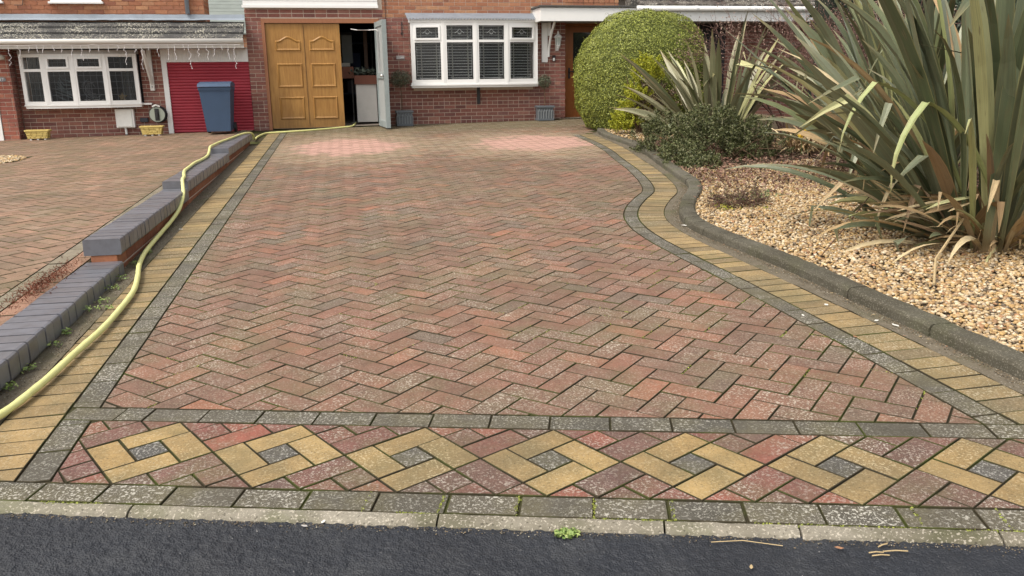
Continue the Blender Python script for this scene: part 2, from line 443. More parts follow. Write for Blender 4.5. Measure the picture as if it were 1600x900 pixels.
def piece(name, poly, mat, parent, zf=gz, key=None, jz=.0014, gap=.0021, th=.03, ch=.0022, dz=0.0):
    p = inset(poly, gap) if gap else poly
    cx = sum(q[0] for q in p) / len(p); cy = sum(q[1] for q in p) / len(p); cz = zf(cx, cy)
    if key is not None and key in _cache: me = _cache[key]
    else:
        vs, fs = prism(p, zf, 0.0, th, ch)
        me = bpy.data.meshes.new(name); me.from_pydata([(v[0] - cx, v[1] - cy, v[2] - cz) for v in vs], [], fs)
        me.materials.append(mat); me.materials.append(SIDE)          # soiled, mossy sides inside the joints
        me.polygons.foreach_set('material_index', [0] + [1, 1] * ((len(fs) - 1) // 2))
        if key is not None: _cache[key] = me
    o = link(name, me, mat, parent, (cx, cy, cz + dz + random.uniform(-jz, jz)))
    o.rotation_euler = (random.gauss(0, .004), random.gauss(0, .004), random.gauss(0, .005) if key else 0)
    return o
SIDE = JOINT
def stuff_pieces(name, polys, mat, parent, zf=gz, gap=.0021, ch=.0022, jz=.0014):
    mb = MB(); mi = []
    for p in polys:
        q = inset(p, gap)
        if area(q) < 4e-5: continue
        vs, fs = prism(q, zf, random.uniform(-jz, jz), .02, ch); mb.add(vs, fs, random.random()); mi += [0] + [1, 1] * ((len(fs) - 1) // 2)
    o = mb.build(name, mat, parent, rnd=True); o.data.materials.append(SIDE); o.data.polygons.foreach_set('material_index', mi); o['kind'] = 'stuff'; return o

# ---- right hand border curve (boundary between charcoal and buff courses)
def catmull(P, n):
    P = [P[0]] + list(P) + [P[-1]]; out = []
    for i in range(1, len(P) - 2):
        for k in range(n):
            t = k / n
            out.append(tuple(.5 * (2 * P[i][a] + (P[i + 1][a] - P[i - 1][a]) * t + (2 * P[i - 1][a] - 5 * P[i][a] + 4 * P[i + 1][a] - P[i + 2][a]) * t * t + (3 * P[i][a] - P[i - 1][a] - 3 * P[i + 1][a] + P[i + 2][a]) * t ** 3) for a in range(len(P[0]))))
    out.append(tuple(P[-2])); return out
MIDP = [(3.163, -1.0), (3.163, -.3), (3.160, .4), (3.145, 1.1), (3.125, 1.75), (3.105, 2.2), (3.098, 2.6), (3.125, 3.0), (3.205, 3.38), (3.35, 3.75), (3.55, 4.12), (3.745, 4.45), (3.88, 4.85), (4.01, 5.4), (4.13, 6.0), (4.26, 6.8), (4.42, 7.7), (4.54, 8.7), (4.60, 9.6), (4.62, 9.95)]
MID = catmull(MIDP, 8)
class Curve:
    def __init__(s, pts):
        s.p = np.array(pts, float)
        d = np.diff(s.p, axis=0); s.l = np.r_[0, np.cumsum(np.hypot(d[:, 0], d[:, 1]))]
    def at(s, u):
        x = np.interp(u, s.l, s.p[:, 0]); y = np.interp(u, s.l, s.p[:, 1])
        e = .03; x1 = np.interp(min(u + e, s.l[-1]), s.l, s.p[:, 0]) - np.interp(max(u - e, 0), s.l, s.p[:, 0]); y1 = np.interp(min(u + e, s.l[-1]), s.l, s.p[:, 1]) - np.interp(max(u - e, 0), s.l, s.p[:, 1])
        L = math.hypot(x1, y1); return (float(x), float(y)), (float(x1 / L), float(y1 / L))
    def off(s, u, d):
        """d > 0 to the right of travel"""
        (x, y), (tx, ty) = s.at(u); return (x + ty * d, y - tx * d)
    def near(s, x, y):
        i = int(np.argmin((s.p[:, 0] - x) ** 2 + (s.p[:, 1] - y) ** 2)); return s.l[i]
CM = Curve(MID)
def x_at(curve, y, d=0):
    u = np.interp(y, curve.p[:, 1], curve.l); return curve.off(u, d)[0]

drive = empty('driveway', (1.5, 5.0, gz(1.5, 5)), kind='structure')
# bedding sheet below all the blocks
yy = np.linspace(-1.2, 10.6, 40)
pts = [(-.32, .1), K(-.4, -.100), K(4.2, -.100), (4.0, 1.5), (4.6, 6.5), (5.4, 11.0), (9.0, 11.0), (9.0, 13.4), (-.6, 13.4), (-.32, 9)]
sheet('joint_bedding', pts, gz, -.0065, JOINT, drive)
# ---- front charcoal row, and charcoal band
def kquad(s0, s1, t0, t1): return [K(s0, t0), K(s1, t0), K(s1, t1), K(s0, t1)]
s = .303 / E1[0] - .2045 * 4
k = 0
while s < 3.9:
    w = .2045 + random.uniform(-.004, .004)
    piece('edging_block', kquad(s, s + w, -.107, -.001), CHAR, drive, gap=.0021 if k % 3 else .0045)
    s += w; k += 1
s = -.143
k = 0
while s < 3.5:
    w = [.200, .107, .205][k] if k < 3 else .2045
    p = kquad(s, s + w, .434, .539)
    if s + w > 3.35: break
    p = dedupe(clip(p, .002, 0, 1, 0)); piece('edging_block', p, CHAR, drive, gap=.0021); s += w; k += 1
# ---- left charcoal course and buff course
y = 0.0
while y < 12.6:
    y0, y1 = y, y + .205
    p = [(.002, y0), (.106, y0), (.106, y1), (.002, y1)]
    if y0 < .62:
        for a in ((0,),):
            lo = clip(p, *K(0, 0), *E2); lo = clip(lo, *K(0, .434), -E2[0], -E2[1]); lo = dedupe(lo)
            hi = dedupe(clip(p, *K(0, .539), *E2))
            for q in (lo, hi):
                if len(q) > 2 and area(q) > .0008: piece('edging_block', q, CHAR, drive)
    else: piece('edging_block', p, CHAR, drive, key='edgeY')
    y = y1
yel_far = []
for n_ in range(-1, 122):
    y0 = n_ * .1035; p = [(-.203, y0), (-.001, y0), (-.001, y0 + .1035), (-.203, y0 + .1035)]
    q = dedupe(clip(p, *K(0, 0), *E2))
    if len(q) < 3 or area(q) < .0006: continue
    piece('buff_block', q, YEL, drive, key='buffY' if abs(area(q) - .0209) < 2e-4 else None)
# ---- right hand courses following the curve
u = CM.l[np.argmin(abs(CM.p[:, 1] - (-.45)))]
rows = []
L = CM.l[-1]
uu = u
while uu < L - .21:
    q = [CM.off(uu, -.106), CM.off(uu, -.002), CM.off(uu + .205, -.002), CM.off(uu + .205, -.106)]
    q = [(float(a), float(b)) for a, b in q]
    m1 = CM.off(uu + .1, -.106); m2 = CM.off(uu + .1, -.002)
    poly = [q[0], q[1], m2, q[2], q[3], m1]
    poly = dedupe(clip(poly, *K(0, .541), *E2))
    if len(poly) > 2 and abs(area(poly)) > .0008:
        if area(poly) < 0: poly = poly[::-1]
        piece('edging_block', poly, CHAR, drive)
    uu += .205
uu = u
while uu < L - .1:
    # soldiers stay across the course
    q = [CM.off(uu, .001), CM.off(uu, .203), CM.off(uu + .1035, .203), CM.off(uu + .1035, .001)]
    poly = dedupe(clip([(float(a), float(b)) for a, b in q], *K(0, .541), *E2))
    if len(poly) > 2 and abs(area(poly)) > .0006:
        if area(poly) < 0: poly = poly[::-1]
        piece('buff_block', poly, YEL, drive)
    uu += .1035
# ---- red herringbone field
w = .1025; q2 = w / math.sqrt(2); JX, JY = 1.041, .539
def hb(u_, v_): return (JX + (u_ - 2) * q2 - v_ * q2, JY + (u_ - 2) * q2 + v_ * q2)
def rect(u0, v0, du, dv): return [hb(u0, v0), hb(u0 + du, v0), hb(u0 + du, v0 + dv), hb(u0, v0 + dv)]
def herring(xr, yr, org=(0, 0)):
    out = []
    for i in range(-160, 200):
        for j in range(-40, 60):
            cu, cv = i + 2 * j, i - 2 * j
            x, y = hb(cu + 1, cv)
            if not (xr[0] - .3 < x < xr[1] + .3 and yr[0] - .3 < y < yr[1] + .3): continue
            out.append(('A', rect(cu, cv, 2, 1))); out.append(('B', rect(cu + 1, cv - 2, 1, 2)))
    return out
rect_area = 2 * w * w
pieces = []
for typ, p in herring((.1, 8.6), (-.6, 12.9)):
    q = clip(p, *K(0, .5405), *E2)
    if len(q) < 3: continue
    q = clip(q, .108, 0, 1, 0)
    if len(q) < 3: continue
    q = clip(q, 0, 13.0, 0, -1)
    if len(q) < 3: continue
    cx = sum(a for a, b in q) / len(q); cy = sum(b for a, b in q) / len(q)
    if cy < 9.9:
        for _ in range(2):
            uu = CM.near(cx, cy)
            P_ = CM.off(uu, -.108); T = CM.at(uu)[1]
            q = clip(q, P_[0], P_[1], -T[1], T[0])
            if len(q) < 3: break
            cx = sum(a for a, b in q) / len(q); cy = sum(b for a, b in q) / len(q)
        if len(q) < 3: continue
    elif cy < 11.0 and cx > 4.75 + (cy - 9.9) * .5: continue
    q = dedupe(q)
    if len(q) < 3 or area(q) < .0004: continue
    full = abs(area(q) - rect_area) < 1e-5
    pieces.append((math.hypot(cx - 1.03, cy + 2.5), typ, q, full))
pieces.sort(key=lambda t: t[0])
for d, typ, q, full in pieces[:300]:
    piece('paving_block', q, RED, drive, key='hb' + typ if full else None, gap=.0021, ch=.0024)
stuff_pieces('paving_blocks_far', [t[2] for t in pieces[300:]], RED, drive)
# ---- diamond band
ab = lambda c, a, b: K(c[0] + (a - b) * q2d, c[1] + (a + b) * q2d)
q2d = .434 / 3 / math.sqrt(2) / math.sqrt(2)
def cell(c, a0, b0, a1, b1): return [ab(c, a0, b0), ab(c, a1, b0), ab(c, a1, b1), ab(c, a0, b1)]
def put_band(p, mat, name='band_block'):
    q = clip(p, *K(0, .001), *E2)
    if len(q) > 2: q = clip(q, *K(0, .433), -E2[0], -E2[1])
    if len(q) > 2: q = clip(q, .108, 0, 1, 0)
    q = dedupe(q)
    if len(q) > 2 and area(q) > .0005: piece(name, q, mat, drive, gap=.0023)
for i in range(-1, 9):
    c = (.308 + .434 * i, .217)
    for r_ in ((-.5, .5, 1.5, 1.5), (.5, -1.5, 1.5, .5), (-1.5, -1.5, .5, -.5), (-1.5, -.5, -.5, 1.5)):
        put_band(cell(c, *r_), YELB if i >= 0 else REDD, 'diamond_block')
    put_band(cell(c, -.5, -.5, .5, .5), CHARD, 'diamond_centre')
    for r_ in ((-1.5, 1.5, .5, 2.5), (.5, 1.5, 1.5, 2.5), (-1.5, 2.5, -.5, 3.5), (-.5, 2.5, .5, 3.5), (-1.5, 3.5, -.5, 4.5),
               *(((-3.5, .5, -1.5, 1.5), (-4.5, .5, -3.5, 1.5), (-2.5, -.5, -1.5, .5), (-3.5, -.5, -2.5, .5), (-2.5, -1.5, -1.5, -.5)) if i != 3 else
               ((-2.5, -.5, -1.5, 1.5), (-2.5, -1.5, -1.5, -.5), (-3.5, .5, -2.5, 1.5), (-3.5, -.5, -2.5, .5), (-4.5, .5, -3.5, 1.5)))):
        put_band(cell(c, *r_), REDD)
# ---- road kerb stones
rk = empty('road_kerb', K(1.5, -.13) + (0,), kind='structure')
s = -.75; k = 0
cuts = [-1.8, -.9, .0 + .44, 1.32, 1.93, 2.28, 2.78, 3.65, 4.6]
for s0, s1 in zip(cuts[:-1], cuts[1:]):
    s0 += .003; s1 -= .003; mb = MB()
    prof = [(-.110, .0), (-.124, -.001), (-.138, -.004), (-.147, -.009), (-.151, -.016), (-.152, -.06)]
    seg = 14; vs = []
    for i in range(seg + 1):
        ss_ = s0 + (s1 - s0) * i / seg; wob = random.gauss(0, .0015)
        for t, z in prof:
            x, y = K(ss_, t + (wob if t < -.12 else 0)); vs.append((x, y, gz(x, y) + z + random.gauss(0, .0007)))
    m = len(prof)
    fs = [(i * m + j, (i + 1) * m + j, (i + 1) * m + j + 1, i * m + j + 1)[::-1] for i in range(seg) for j in range(m - 1)] + [tuple(range(m))[::-1], tuple(seg * m + j for j in range(m))]
    mb.add(vs, fs).build('kerbstone', KERB, rk)
# ---- mortar haunch strips
def strip(name, left, right, zf, dz, mat, parent=None, kind=None, rough=0.0):
    n = len(left); vs = []
    for (a, b) in zip(left, right):
        for k in range(5):
            t = k / 4; x = a[0] + (b[0] - a[0]) * t; y = a[1] + (b[1] - a[1]) * t
            vs.append((x, y, zf(x, y) + dz + (random.uniform(-rough, rough))))
    fs = [(i * 5 + k, i * 5 + k + 1, (i + 1) * 5 + k + 1, (i + 1) * 5 + k) for i in range(n - 1) for k in range(4)]
    o = MB().add(vs, fs).build(name, mat, parent)
    if kind: o['kind'] = kind
    return o
ys = np.arange(.1, 10.4, .06)
strip('mortar_haunch', [(-.33, y) for y in ys], [(-.206, y) for y in ys], gz, -.002, HAUNCH, drive, rough=.003)
# ---- garden kerb (precast edging)
KF = [(3.463, -1.0), (3.463, -.2), (3.462, .6), (3.46, 1.2), (3.452, 1.7), (3.425, 2.15), (3.395, 2.6), (3.405, 2.9), (3.47, 3.2), (3.60, 3.53), (3.80, 3.93), (4.02, 4.33), (4.17, 4.75), (4.24, 5.1), (4.36, 5.7), (4.52, 6.5), (4.68, 7.3), (4.80, 8.2), (4.83, 9.0), (4.88, 9.6), (5.00, 10.2), (5.22, 10.75), (5.5, 10.95)]
CK = Curve(catmull(KF, 8))
us = np.arange(0.3, CK.l[-1] - .7, .07)
def outer_pt(p):
    u_ = CM.near(*p); a = CM.off(u_, .206); return (float(a[0]), float(a[1]))
fr = [CK.off(u_, .01) for u_ in us]
strip('mortar_haunch', [outer_pt(p) for p in fr], fr, gz, -.002, HAUNCH, drive, rough=.003)
gk = empty('garden_kerb', (3.5, 2, gz(3.5, 2)), 'dark weathered concrete kerb curving round the gravel bed', 'kerb')
def kerb_run(u0, u1):
    mb = MB(); seg = max(3, int((u1 - u0) / .05)); vs = []
    prof = [(0.0, -.05), (.001, .036), (.006, .047), (.016, .053), (.060, .055), (.108, .052), (.120, .042), (.124, -.05)]
    for i in range(seg + 1):
        uu_ = u0 + (u1 - u0) * i / seg; jit = random.gauss(0, .0020)
        for d, z in prof:
            x, y = CK.off(uu_, d + jit); vs.append((x, y, gz(x, y) + z + random.gauss(0, .0016)))
    m = len(prof)
    fs = [(i * m + j, i * m + j + 1, (i + 1) * m + j + 1, (i + 1) * m + j)[::-1] for i in range(seg) for j in range(m - 1)] + [tuple(range(m)), tuple(seg * m + j for j in range(m))[::-1]]
    return mb.add(vs, fs).build('kerb_block', EDGE, gk)
uu = .25; k = 0
while uu < CK.l[-1] - .3:
    ln = .60 if uu < 2.9 or uu > 6.0 else .19
    kerb_run(uu + .003, uu + ln - .003); uu += ln
# ---- bed: soil base and gravel
bed_poly = [CK.off(u_, .14) for u_ in np.arange(.2, CK.l[-1] - .1, .15)]
bed_poly = [(float(a), float(b)) for a, b in bed_poly]
cen = bed_poly + [(9, 10.95), (14, 10.95), (14, -2.5), (3.7, -2.0)]
mb = MB(); n_ = len(bed_poly)
vs = []; 
for (x, y) in bed_poly: vs += [(x, y, gz(x, y) + .018), (14.0, y, gz(x, y) + .05 + .02 * (14 - x) * .5)]
fs = [(2 * i, 2 * i + 1, 2 * i + 3, 2 * i + 2) for i in range(n_ - 1)]
mb.add(vs, fs).build('garden_bed', soil_m)['kind'] = 'structure'
def bed_z(x, y): return gz(x, y) + .018 + max(0, min(1, (x - 3.6) / 10)) * .10
# neighbour verge outside frame on the right of the front
sheet('verge', [K(4.4, -.10), K(40, -.10), (40, -2.4), (3.7, -1.0)], gz, -.01, soil_m, kind='structure')

PEB = N('pebble')
c = PEB.ramp(PEB.rnd(), [(0, (.58, .47, .28)), (.13, (.44, .29, .13)), (.26, (.70, .63, .50)), (.38, (.34, .22, .12)), (.50, (.54, .39, .19)), (.62, (.80, .76, .68)), (.74, (.30, .25, .20)), (.84, (.50, .38, .24)), (.92, (.12, .11, .10)), (1, (.46, .26, .15))])
c = PEB.mix(PEB.rng(PEB.noise(60, 3), .4, .7, 0, .35), c, (.30, .22, .14))
PEB.bump(PEB.noise(160, 2), .3, .001)
PEBBLE = PEB.fin(PEB.mix(1.0, c, (.90, .82, .68), 'MULTIPLY'), .62, .4)
t_ = (1 + 5 ** .5) / 2
ICO_V = np.array([(-1, t_, 0), (1, t_, 0), (-1, -t_, 0), (1, -t_, 0), (0, -1, t_), (0, 1, t_), (0, -1, -t_), (0, 1, -t_), (t_, 0, -1), (t_, 0, 1), (-t_, 0, -1), (-t_, 0, 1)]) / math.sqrt(1 + t_ * t_)
ICO_F = np.array([(0, 11, 5), (0, 5, 1), (0, 1, 7), (0, 7, 10), (0, 10, 11), (1, 5, 9), (5, 11, 4), (11, 10, 2), (10, 7, 6), (7, 1, 8), (3, 9, 4), (3, 4, 2), (3, 2, 6), (3, 6, 8), (3, 8, 9), (4, 9, 5), (2, 4, 11), (6, 2, 10), (8, 6, 7), (9, 8, 1)])
def rotmats(n, ang_x, ang_y):
    a = rng.uniform(0, 2 * np.pi, n); b = rng.normal(0, ang_x, n); c_ = rng.normal(0, ang_y, n)
    ca, sa, cb, sb, cc, sc = np.cos(a), np.sin(a), np.cos(b), np.sin(b), np.cos(c_), np.sin(c_)
    Z = np.zeros(n); O = np.ones(n)
    Rz = np.stack([ca, -sa, Z, sa, ca, Z, Z, Z, O], -1).reshape(n, 3, 3)
    Rx = np.stack([O, Z, Z, Z, cb, -sb, Z, sb, cb], -1).reshape(n, 3, 3)
    Ry = np.stack([cc, Z, sc, Z, O, Z, -sc, Z, cc], -1).reshape(n, 3, 3)
    return Rx @ Ry @ Rz
def pebbles(name, P, size, mat, flat=.55, rnd=None, parent=None):
    n = len(P); sz = rng.uniform(.55, 1.25, (n, 1)) * size
    sc = np.concatenate([sz * rng.uniform(.75, 1.25, (n, 1)), sz * rng.uniform(.6, 1, (n, 1)), sz * flat * rng.uniform(.8, 1.2, (n, 1))], 1)
    V = ICO_V[None] * sc[:, None, :] * (1 + rng.normal(0, .09, (n, 12, 1)))
    V = np.einsum('nij,nkj->nki', rotmats(n, .25, .25), V) + P[:, None, :]
    F = ICO_F[None] + (np.arange(n) * 12)[:, None, None]
    r = np.repeat(rng.random(n) if rnd is None else rnd, 20)
    return np_mesh(name, V.reshape(-1, 3), F.reshape(-1, 3), mat, parent, rnd=r, smooth=True)
def bed_points(n, ylo, yhi, xmax, pad=.10):
    y = rng.uniform(ylo, yhi, n)
    front = np.interp(y, CK.p[:, 1], CK.p[:, 0]) + pad
    x = rng.uniform(3.4, xmax, n); k_ = x > front
    # follow the kerb's slanting part: measure the true distance
    x, y = x[k_], y[k_]
    return x, y
x, y = bed_points(70000, -.9, 5.6, 6.0)
cp = CK.p[::2]
dd = np.min((x[:, None] - cp[None, :, 0]) ** 2 + (y[:, None] - cp[None, :, 1]) ** 2, axis=1) ** .5
keep = (dd > .122) & ~((y > 4.2) & (rng.random(len(x)) > .55))
x, y = x[keep], y[keep]
z = SX * x + SY * y + .018 + np.clip((x - 3.6) / 10, 0, 1) * .1 + rng.uniform(0, .012, len(x)) + .01 * np.sin(x * 5) * np.cos(y * 4)
tag(pebbles('gravel', np.stack([x, y, z], 1), .0125, PEBBLE), 'mixed buff, cream and tan pebbles filling the curved bed', 'gravel', kind='stuff')
x, y = bed_points(5000, 8.2, 10.6, 6.4); z = SX * x + SY * y + .03 + rng.uniform(0, .02, len(x))
tag(pebbles('gravel', np.stack([x, y, z], 1), .016, PEBBLE), 'pale pebbles at the foot of the big rounded hedge', 'gravel', kind='stuff')
# leaf litter and bark in the back of the bed
LM = N('leaf_litter'); LITTER = LM.fin(LM.ramp(LM.rnd(), [(0, (.16, .085, .06)), (.4, (.26, .15, .11)), (.7, (.10, .06, .045)), (1, (.34, .23, .17))]), .8, .2)
def quads(name, P, size, mat, nrm=None, tilt=.6, aspect=.5, parent=None, rnd=None, origin=(0, 0, 0)):
    """small leaf shaped quads; nrm: preferred facing"""
    n = len(P)
    if nrm is None: nrm = np.tile([0, 0, 1.0], (n, 1))
    N_ = nrm + rng.normal(0, tilt, (n, 3)); N_ /= np.linalg.norm(N_, axis=1, keepdims=True)
    A = np.cross(N_, rng.normal(0, 1, (n, 3))); A /= np.linalg.norm(A, axis=1, keepdims=True) + 1e-9
    B = np.cross(N_, A); s_ = size * rng.uniform(.6, 1.3, (n, 1))
    V = np.stack([P - A * s_, P + B * s_ * aspect + N_ * s_ * .15, P + A * s_, P - B * s_ * aspect + N_ * s_ * .15], 1)
    F = np.arange(4 * n).reshape(n, 4)
    return np_mesh(name, V.reshape(-1, 3), F, mat, parent, rnd=rng.random(n) if rnd is None else rnd, origin=origin)
x, y = bed_points(22000, 3.4, 8.2, 7.6)
kk = rng.random(len(x)) < np.clip((y - 3.6 + (x - 4) * .3) / 1.5, 0, 1)
x, y = x[kk], y[kk]
tag(quads('leaf_litter', np.stack([x, y, SX * x + SY * y + .045 + rng.uniform(0, .025, len(x))], 1), .018, LITTER, tilt=.5), 'brown fallen leaves and bark chips behind the gravel', 'leaf litter', kind='stuff')

# ================================================================ NEIGHBOUR'S DRIVE
nd = empty('neighbour_driveway', (-3, 7, gl(-3, 7)), kind='structure')
sheet('joint_bedding', [(-9, 0), (-.50, 0), (-.50, 13.4), (-9, 13.4)], gl, -.0065, JOINT, nd)
for i in range(62):
    y0 = .4 + i * .205
    piece('terracotta_block', [(-.622, y0), (-.516, y0), (-.516, y0 + .205), (-.622, y0 + .205)], NTER, nd, zf=gl, key='nt')
    piece('grey_block', [(-.728, y0 + .07), (-.624, y0 + .07), (-.624, y0 + .275), (-.728, y0 + .275)], NEDGE, nd, zf=gl, key='ng')
IC = (-4.15, 9.35)
def outside_island(p):
    cx = sum(a for a, b in p) / len(p); cy = sum(b for a, b in p) / len(p)
    return math.hypot((cx - IC[0]) / 1.15, (cy - IC[1]) / .85) > 1
pl = []
for typ, p in herring((-7.4, -.7), (.8, 13.0)):
    q = clip(p, -.730, 0, -1, 0)
    if len(q) < 3: continue
    q = dedupe(clip(q, 0, 13.0, 0, -1))
    if len(q) < 3 or area(q) < .0004 or not outside_island(q): continue
    cx = sum(a for a, b in q) / len(q); cy = sum(b for a, b in q) / len(q)
    if cx < -.95 - (cy + 2.5) * .50: continue
    if cx < -6.2: continue
    pl.append((math.hypot(cx - 1.03, cy + 2.5), typ, q, abs(area(q) - rect_area) < 1e-5))
pl.sort(key=lambda t: t[0])
for d, typ, q, full in pl[:300]: piece('paving_block', q, NRED, nd, zf=gl, key='nh' + typ if full else None)
stuff_pieces('paving_blocks_far', [t[2] for t in pl[300:]], NRED, nd, zf=gl)
a = rng.uniform(0, 2 * np.pi, 6000); r = np.sqrt(rng.random(6000))
x = IC[0] + 1.1 * r * np.cos(a); y = IC[1] + .8 * r * np.sin(a)
tag(pebbles('gravel', np.stack([x, y, .085 + .0155 * x + .0165 * y + .02 * (1 - r) + rng.uniform(0, .012, 6000)], 1), .016, PEBBLE), 'small oval island of pale gravel in the neighbouring drive', 'gravel', kind='stuff')
n = 1500; t = rng.uniform(0, 1, n); 
tag(quads('leaf_litter', np.stack([-.57 + rng.normal(0, .035, n), 2.15 + rng.normal(0, .28, n), np.full(n, .125) + rng.uniform(0, .03, n)], 1), .011, simple('dead_needles', (.15, .055, .035), .9, .1, .5), tilt=1.0, aspect=.15), 'rusty brown dead needles heaped beside the blue brick wall', 'leaf litter', kind='stuff')

# loose grit gathered where things meet the ground
GRIT = N('grit'); GRITM = GRIT.fin(GRIT.ramp(GRIT.rnd(), [(0, (.10, .085, .065)), (.5, (.22, .17, .11)), (.8, (.06, .05, .04)), (1, (.42, .38, .30))]), .85, .2)
n = 900; s_ = rng.uniform(-.5, 3.2, n); t_g = -.155 - np.abs(rng.normal(0, .014, n))
xx = KO[0] + E1[0] * s_ + E2[0] * t_g; yv = KO[1] + E1[1] * s_ + E2[1] * t_g
tag(pebbles('grit', np.stack([xx, yv, SX * xx + SY * yv - .0145], 1), .0024, GRITM), 'fine grit and silt lying along the foot of the road kerb', 'grit', kind='stuff')
gp_ = []
for _ in range(2600):
    u_ = R_ = random.uniform(.5, 6.0); d_g = -abs(random.gauss(0, .028)) - .004; q_ = CK.off(u_, d_g); gp_.append((q_[0], q_[1], gz(*q_) + .001))
for _ in range(1500):
    y_ = random.uniform(.3, 7); x_ = random.uniform(-.33, -.215); gp_.append((x_, y_, gz(x_, y_) + .001))
tag(pebbles('grit', np.array(gp_), .0034, GRITM), 'loose grit scattered in the mortar channels beside wall and kerb', 'grit', kind='stuff')
# ================================================================ STEPPED WALL
wall = empty('garden_wall', (-.4, 5, gz(-.4, 5)), 'low stepped dividing wall capped with blue-black bricks on edge', 'garden wall')
PX0, PX1 = -.512, -.300
segs = [(.02, 2.700, .124), (2.690, 5.045, .262), (5.055, 7.86, .325), (7.87, 10.6, .382)]
for si, (y0, y1, zt) in enumerate(segs):
    n = int(round((y1 - y0) / .1085)); pit = (y1 - y0) / n
    chh = .098
    for i in range(n):
        a = y0 + i * pit; mb = MB()
        jx = random.gauss(0, .0015); jz = random.gauss(0, .0008)
        # plinth bevel: bottom of the outer face splays slightly
        prof = [(PX0 + jx, zt - chh), (PX1 - .006 + jx, zt - chh), (PX1 + jx, zt - chh + .012), (PX1 + jx, zt - .014), (PX1 - .004 + jx, zt - .004), (PX1 - .014 + jx, zt), (PX0 + .010 + jx, zt), (PX0 + .002 + jx, zt - .006)]
        ya, yb = a + .0055, a + pit - .0055
        if i == 0 and si: ya = a
        vs = [(x, ya, z + jz) for x, z in prof] + [(x, yb, z + jz) for x, z in prof]
        m = len(prof)
        fs = [tuple(range(m)), tuple(range(m, 2 * m))[::-1]] + [(j, j + m, (j + 1) % m + m, (j + 1) % m) for j in range(m)]
        key = None
        mb.add(vs, fs).build('coping_brick', BLUE, wall)
    mb = MB(); mb.box((PX0 + .012, y0 + .004, zt - chh + .004), (PX1 - .016, y1 - .004, zt - .012)); mb.build('mortar_bed', MORTD, wall)
    # brick courses below
    zb = zt - chh; yb = y0
    if si:
        y = y0 + .004
        while y < y1 - .05:
            ye = min(y + .215, y1)
            zg = gz(-.3, y) - .05
            MB().box((PX0 + .035, y, max(zg, zb - .075)), (PX1 - .030, ye, zb - .001), ch=.003).build('brick', ORB, wall)
            if zb - .08 > zg: MB().box((PX0 + .035, y - .1 if y > y0 + .1 else y, zg), (PX1 - .030, ye - .1, zb - .085), ch=.003).build('brick', ORB, wall)
            y = ye + .010
        MB().box((PX0 + .04, y0 + .01, -.1), (PX1 - .036, y1 - .003, zb - .002)).build('mortar_core', MORT, wall)
# wall end at the front, below the frame
MB().box((PX0 + .04, .0, -.1), (PX1 - .036, 2.68, .023)).build('mortar_core', MORT, wall)

# ================================================================ HOSE
hp = [(-.60, .02, .02), (-.42, .24, .022), (-.30, .38, .026), (-.215, .50, .030), (-.165, .77, .040), (-.135, 1.16, .050), (-.112, 1.46, .056), (-.112, 1.83, .062), (-.125, 2.14, .068), (-.165, 2.42, .078), (-.225, 2.75, .085), (-.262, 3.08, .092), (-.276, 3.40, .100), (-.283, 3.75, .112), (-.287, 4.15, .130), (-.290, 4.50, .165), (-.300, 4.78, .235), (-.322, 4.93, .292), (-.336, 5.02, .340), (-.345, 5.16, .350), (-.392, 5.42, .345), (-.440, 5.75, .345), (-.455, 6.1, .345), (-.47, 6.5, .345), (-.455, 6.9, .345), (-.462, 7.3, .345), (-.50, 7.7, .350), (-.505, 7.86, .400), (-.51, 8.1, .402), (-.50, 8.6, .402), (-.46, 9.2, .402), (-.42, 9.9, .402), (-.36, 10.4, .402), (-.30, 10.72, .37), (-.30, 11.0, .27), (-.31, 11.6, .268), (-.24, 12.15, .284), (-.12, 12.28, .288), (.10, 12.35, .292), (.45, 12.50, .299), (.80, 12.72, .308), (1.08, 12.92, .317), (1.22, 13.05, .325), (1.27, 13.3, .34), (1.30, 13.7, .35)]
hpts = catmull(hp, 9)
hosem = N('hose_yellow')
hosem.bump(hosem.noise(1.0, 2, vec=hosem.scale((160, 420, 160))), .8, .0025)
hosec = hosem.mix(hosem.noise(25, 4), (.62, .62, .22), (.78, .77, .36))
hosec = hosem.mix(hosem.rng(hosem.noise(9, 5, .6), .55, .75, 0, .35), hosec, (.33, .31, .13))
HOSE = hosem.fin(hosec, .45, .45)
rad = [.0145 + .0009 * math.sin(i * 1.3) * math.sin(i * .37) for i in range(len(hpts))]
hb_ = MB().tube(hpts, rad, 12).build('garden_hose', HOSE, smooth=True)
tag(hb_, 'long lime-yellow hose trailing along the drive edge, over the wall to the garage', 'hose')

# ================================================================ HOUSE BRICKWORK
def brick_skin(house, x0, x1, zb, zt, y, holes, mat, dep=.012, limit=300, course=.0675, bl=.2025, namef='brick', skip=None, store=None):
    """bricks proud of a mortar backing; returns list of (x0,x1,z0,z1)"""
    out = []; z = zb; row = 0
    while z < zt - .02:
        z1 = min(z + course - .009, zt)
        x = x0 - (bl / 2 if row % 2 else 0)
        header = (row % 5 == 4)
        step = bl / 2 if header else bl
        while x < x1:
            a, b = max(x, x0), min(x + step - .009, x1)
            segs_ = [(a, b)]
            for hx0, hx1, hz0, hz1 in holes:
                if z1 > hz0 and z < hz1:
                    ns = []
                    for p, q in segs_:
                        if q <= hx0 or p >= hx1: ns.append((p, q)); continue
                        if p < hx0: ns.append((p, hx0))
                        if q > hx1: ns.append((hx1, q))
                    segs_ = ns
            for p, q in segs_:
                if q - p > .012: out.append((p, q, z, z1))
            x += step
        z += course; row += 1
    return out
